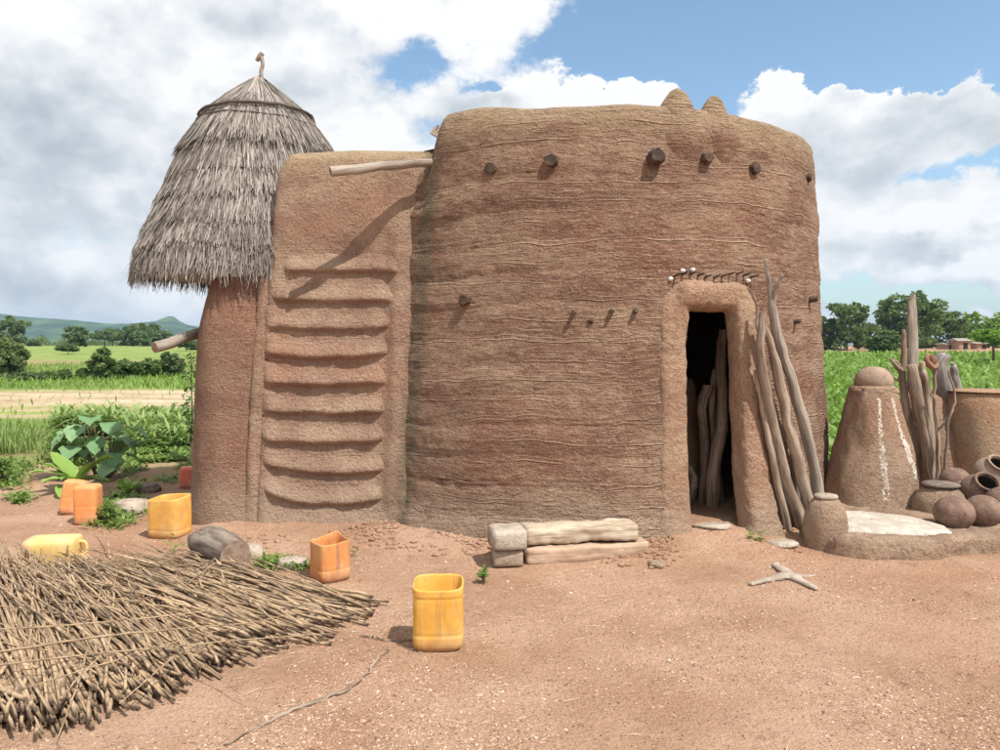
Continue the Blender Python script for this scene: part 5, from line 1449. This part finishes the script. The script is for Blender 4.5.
# far huts
def hut(px, yt, yb, wpx, Y, label, door):
    x = at(px, 346, Y).x; z = ground_z(x, Y); s = Y / F; w = wpx * s; h = (yb - yt) * s; root = empty('mud_hut', (x, Y, z)); tag(root, label, 'hut', 'mud huts beyond the green field')
    mb = MB(); ol_ = rounded([(x - w / 2, Y - 1.6), (x + w / 2, Y - 1.6), (x + w / 2, Y + 1.6), (x - w / 2, Y + 1.6)], [.4] * 4, .4); n = len(ol_); vs = []
    for zz in (-.5, h * .82):
        for q in ol_: vs.append((q.x, q.y, z + zz))
    mb.add(vs, [(k, (k + 1) % n, n + (k + 1) % n, n + k) for k in range(n)] + [tuple(n + k for k in range(n))]); mb.build('wall', 'mud_frame', root, False)
    mb = MB(); e = .25; a0, a1, b0, b1 = x - w / 2 - e, x + w / 2 + e, Y - 1.9, Y + 1.9
    z0 = z + h * .80; z1 = z + h * 1.06
    mb.add([(a0, b0, z0), (a1, b0, z0), (a1, b1, z0), (a0, b1, z0), (a0 + .2, Y, z1), (a1 - .2, Y, z1)], [(0, 1, 5, 4), (2, 3, 4, 5), (0, 4, 3), (1, 2, 5), (0, 3, 2, 1)]); mb.build('roof', 'thatch', root, False)
    mb = MB(); dx = x + door * w; mb.add([(dx - .35, Y - 1.63, z), (dx + .35, Y - 1.63, z), (dx + .35, Y - 1.63, z + h * .6), (dx - .35, Y - 1.63, z + h * .6), (dx - .35, Y - 1.5, z), (dx + .35, Y - 1.5, z), (dx + .35, Y - 1.5, z + h * .6), (dx - .35, Y - 1.5, z + h * .6)],
                                   [(0, 1, 2, 3), (0, 3, 7, 4), (1, 5, 6, 2), (3, 2, 6, 7)]); mb.build('door', 'hole_shade', root, False)  # dark box in place of an opening, its shade put into the colour
hut(959, 332.5, 343, 13, 128, 'larger brown mud hut with a dark door beyond the green field', .05)
hut(947, 337, 343, 12, 130, 'low brown mud hut next to the larger far hut', -.1)
hut(976, 336, 342.5, 11, 131, 'pale small hut between the larger far hut and the lime tree', .2)

# ------------------------------------------------------------------ haze, sky, light, camera
def haze():
    me = bpy.data.meshes.new('haze'); bm = bmesh.new(); bmesh.ops.create_cube(bm, size=1); bm.to_mesh(me); bm.free()
    me.transform(Matrix.Diagonal((9400, 6700, 180, 1)))
    o = bpy.data.objects.new('haze', me); COL.objects.link(o); o.location = (0, 2750, 180 / 2 - 46)
    m = bpy.data.materials.new('haze_mat'); m.use_nodes = True; nt = m.node_tree; nt.nodes.remove(nt.nodes['Principled BSDF'])
    v = nt.nodes.new('ShaderNodeVolumePrincipled'); v.inputs['Color'].default_value = (.50, .72, 1, 1); v.inputs['Density'].default_value = .00019; v.inputs['Anisotropy'].default_value = .1
    nt.links.new(v.outputs[0], nt.nodes['Material Output'].inputs['Volume']); me.materials.append(m)
    tag(o, 'thin bluish air over the distant hills', 'haze', kind='stuff')
import os
if not os.environ.get('NOHAZE'): haze()

SUN_EL = 57; sx, sy = .39, -.38
SUN_AZ = math.atan2(sx, sy)      # measured from +Y towards +X
def sky():
    w = bpy.data.worlds.new('World'); scene.world = w; w.use_nodes = True; n = NT.__new__(NT)
    n.t = w.node_tree; n.n = n.t.nodes; n.l = n.t.links
    bg = n.n['Background']; sk = n.new('ShaderNodeTexSky'); sk.sky_type = 'NISHITA'; sk.sun_disc = False
    sk.sun_elevation = R(SUN_EL); sk.sun_rotation = SUN_AZ; sk.air_density = 1.0; sk.dust_density = 1.2; sk.ozone_density = 1.0
    D = n.new('ShaderNodeTexCoord').outputs['Generated']; s = n.sep(D)
    hxy = n.math('SQRT', n.math('ADD', n.math('MULTIPLY', s[0], s[0]), n.math('MULTIPLY', s[1], s[1])))
    el = n.math('DIVIDE', s[2], n.math('MAXIMUM', hxy, .05)); az = n.math('ARCTAN2', s[0], s[1])
    # cloud space: compressed towards the horizon like a real deck
    zc = n.math('ADD', n.math('MAXIMUM', s[2], 0.0), .13)
    C = n.comb(n.math('DIVIDE', s[0], zc), n.math('DIVIDE', s[1], zc), 0.0)
    C2 = n.comb(s[0], s[1], n.math('MULTIPLY', s[2], 1.45))
    big = n.noise(n.scale(C2, 1, (3.1, 1.7, .4)), 1.9, 6, .5, .0)
    det = n.noise(n.scale(C2, 1, (.3, 5.2, 2)), 6.0, 8, .56, .0)
    fine = n.noise(C2, 26, 6, .65)
    w1 = n.new('ShaderNodeTexNoise'); n.put(w1.inputs['Vector'], C2); w1.inputs['Scale'].default_value = 9; w1.inputs['Detail'].default_value = 7; w1.inputs['Roughness'].default_value = .62
    ws = n.sep(w1.outputs['Color'])
    azw = n.math('ADD', az, n.math('MULTIPLY', n.math('SUBTRACT', ws[0], .5), .20)); elw = n.math('ADD', el, n.math('MULTIPLY', n.math('SUBTRACT', ws[1], .5), .13))
    def blob(px, py, rx, ry):
        a0 = math.atan((px - 500) / F); e0 = (HZ - py) / F
        a = n.math('DIVIDE', n.math('SUBTRACT', azw, a0), rx / F); e = n.math('DIVIDE', n.math('SUBTRACT', elw, e0), ry / F)
        r2 = n.math('ADD', n.math('MULTIPLY', a, a), n.math('MULTIPLY', e, e))
        return n.math('POWER', 2.718, n.math('MULTIPLY', r2, -1.0))
    cov = n.math('ADD', n.math('MULTIPLY', n.math('SUBTRACT', big, .5), .55), n.math('MULTIPLY', n.math('SUBTRACT', det, .5), .75))
    cov = n.math('ADD', cov, n.math('MULTIPLY', n.math('SUBTRACT', fine, .5), .28))
    cov = n.math('ADD', cov, .36)
    for px, py, rx, ry, a in ((800, 25, 190, 66, -1.25), (655, 62, 60, 26, -.9), (950, 60, 120, 66, -1.0), (690, 80, 30, 30, -.6), (860, 95, 60, 30, -.7), (985, 86, 60, 30, -1.6), (425, 72, 34, 14, -.27), (480, 95, 22, 10, -.22), (505, 92, 26, 12, -.4),
                              (600, 98, 62, 20, 1.3), (550, 110, 60, 16, .9), (782, 122, 34, 28, 1.9), (900, 130, 70, 10, .7),
                              (520, 15, 90, 35, .4), (880, 150, 130, 30, .3), (925, 260, 130, 50, .35), (850, 292, 90, 12, -.35), (930, 305, 90, 10, -.6), (960, 195, 60, 10, -.3), (100, 100, 260, 120, .3), (120, 310, 320, 40, .35)):
        cov = n.math('ADD', cov, n.math('MULTIPLY', blob(px, py, rx, ry), a))
    alpha = n.mr(cov, .18, .40)
    # cloud body: light tops, grey undersides
    sh = n.noise(n.scale(C2, (1, 1, 1.5), (7, 2, 0)), 2.6, 6, .5, .0)
    up = n.scale(C2, 1, (.3, 5.2, 2 + .05))
    rel = n.math('SUBTRACT', det, n.noise(up, 6.0, 4, .56, .0))
    br = n.math('ADD', n.math('MULTIPLY', n.math('SUBTRACT', sh, .5), 1.35), n.math('MULTIPLY', rel, 2.6))
    br = n.math('ADD', n.math('ADD', br, .71), n.math('MULTIPLY', n.math('SUBTRACT', fine, .5), .5))
    br = n.math('SUBTRACT', br, n.math('MULTIPLY', n.mr(cov, .3, .95), .22))
    for px, py, rx, ry, a in ((5, 165, 60, 34, -.40), (930, 258, 110, 14, -.30), (860, 200, 80, 40, -.12), (590, 85, 90, 25, .5), (790, 110, 60, 40, .45), (930, 225, 90, 22, .4), (520, 10, 100, 40, .3), (980, 275, 60, 10, .4), (200, 30, 300, 40, .12), (95, 285, 260, 30, -.1), (880, 300, 130, 12, -.35)):
        br = n.math('ADD', br, n.math('MULTIPLY', blob(px, py, rx, ry), a))
    cc = n.ramp(br, [(0.0, (.50, .55, .61)), (.35, (.66, .70, .74)), (.62, (.83, .855, .88)), (.9, (1.0, 1.0, 1.0))])
    K = CLOUD_K
    cl = n.mix(1.0, cc, (K, K, K), 'MULTIPLY'); 
    skc = n.mix(1.0, sk.outputs[0], (SKY_K[0], SKY_K[1], SKY_K[2]), 'MULTIPLY')
    n.l.new(n.mix(alpha, skc, cl), bg.inputs[0]); bg.inputs[1].default_value = .10
CLOUD_K = 7.6; SKY_K = (1.30, 1.42, 1.40)
sky()
ld = bpy.data.lights.new('sun', 'SUN'); ld.energy = 4.2; ld.angle = R(.55); ld.color = (1, .95, .87)
lo = bpy.data.objects.new('sun', ld); COL.objects.link(lo)
sd = Vector((sx, sy, 0)).normalized() * math.cos(R(SUN_EL)); sd.z = math.sin(R(SUN_EL))
lo.rotation_euler = sd.to_track_quat('Z', 'Y').to_euler(); lo.location = (3, -3, 8)

cd = bpy.data.cameras.new('camera'); cam = bpy.data.objects.new('camera', cd); COL.objects.link(cam)
cd.sensor_width = 36; cd.lens = 36 * F / 1000; cd.clip_end = 12000; cd.clip_start = .05
cam.location = (0, 0, CAMZ); cam.rotation_euler = (math.pi / 2 - PITCH, 0, 0); scene.camera = cam
scene.view_settings.view_transform = 'Standard'; scene.view_settings.look = 'None'; scene.view_settings.gamma = 1
scene.view_settings.exposure = .45
scene.render.engine = 'CYCLES'; scene.cycles.use_denoising = True
scene.cycles.max_bounces = 6; scene.cycles.diffuse_bounces = 3; scene.cycles.glossy_bounces = 2; scene.cycles.transmission_bounces = 3
scene.cycles.volume_bounces = 0; scene.cycles.transparent_max_bounces = 6; scene.cycles.caustics_reflective = False; scene.cycles.caustics_refractive = False
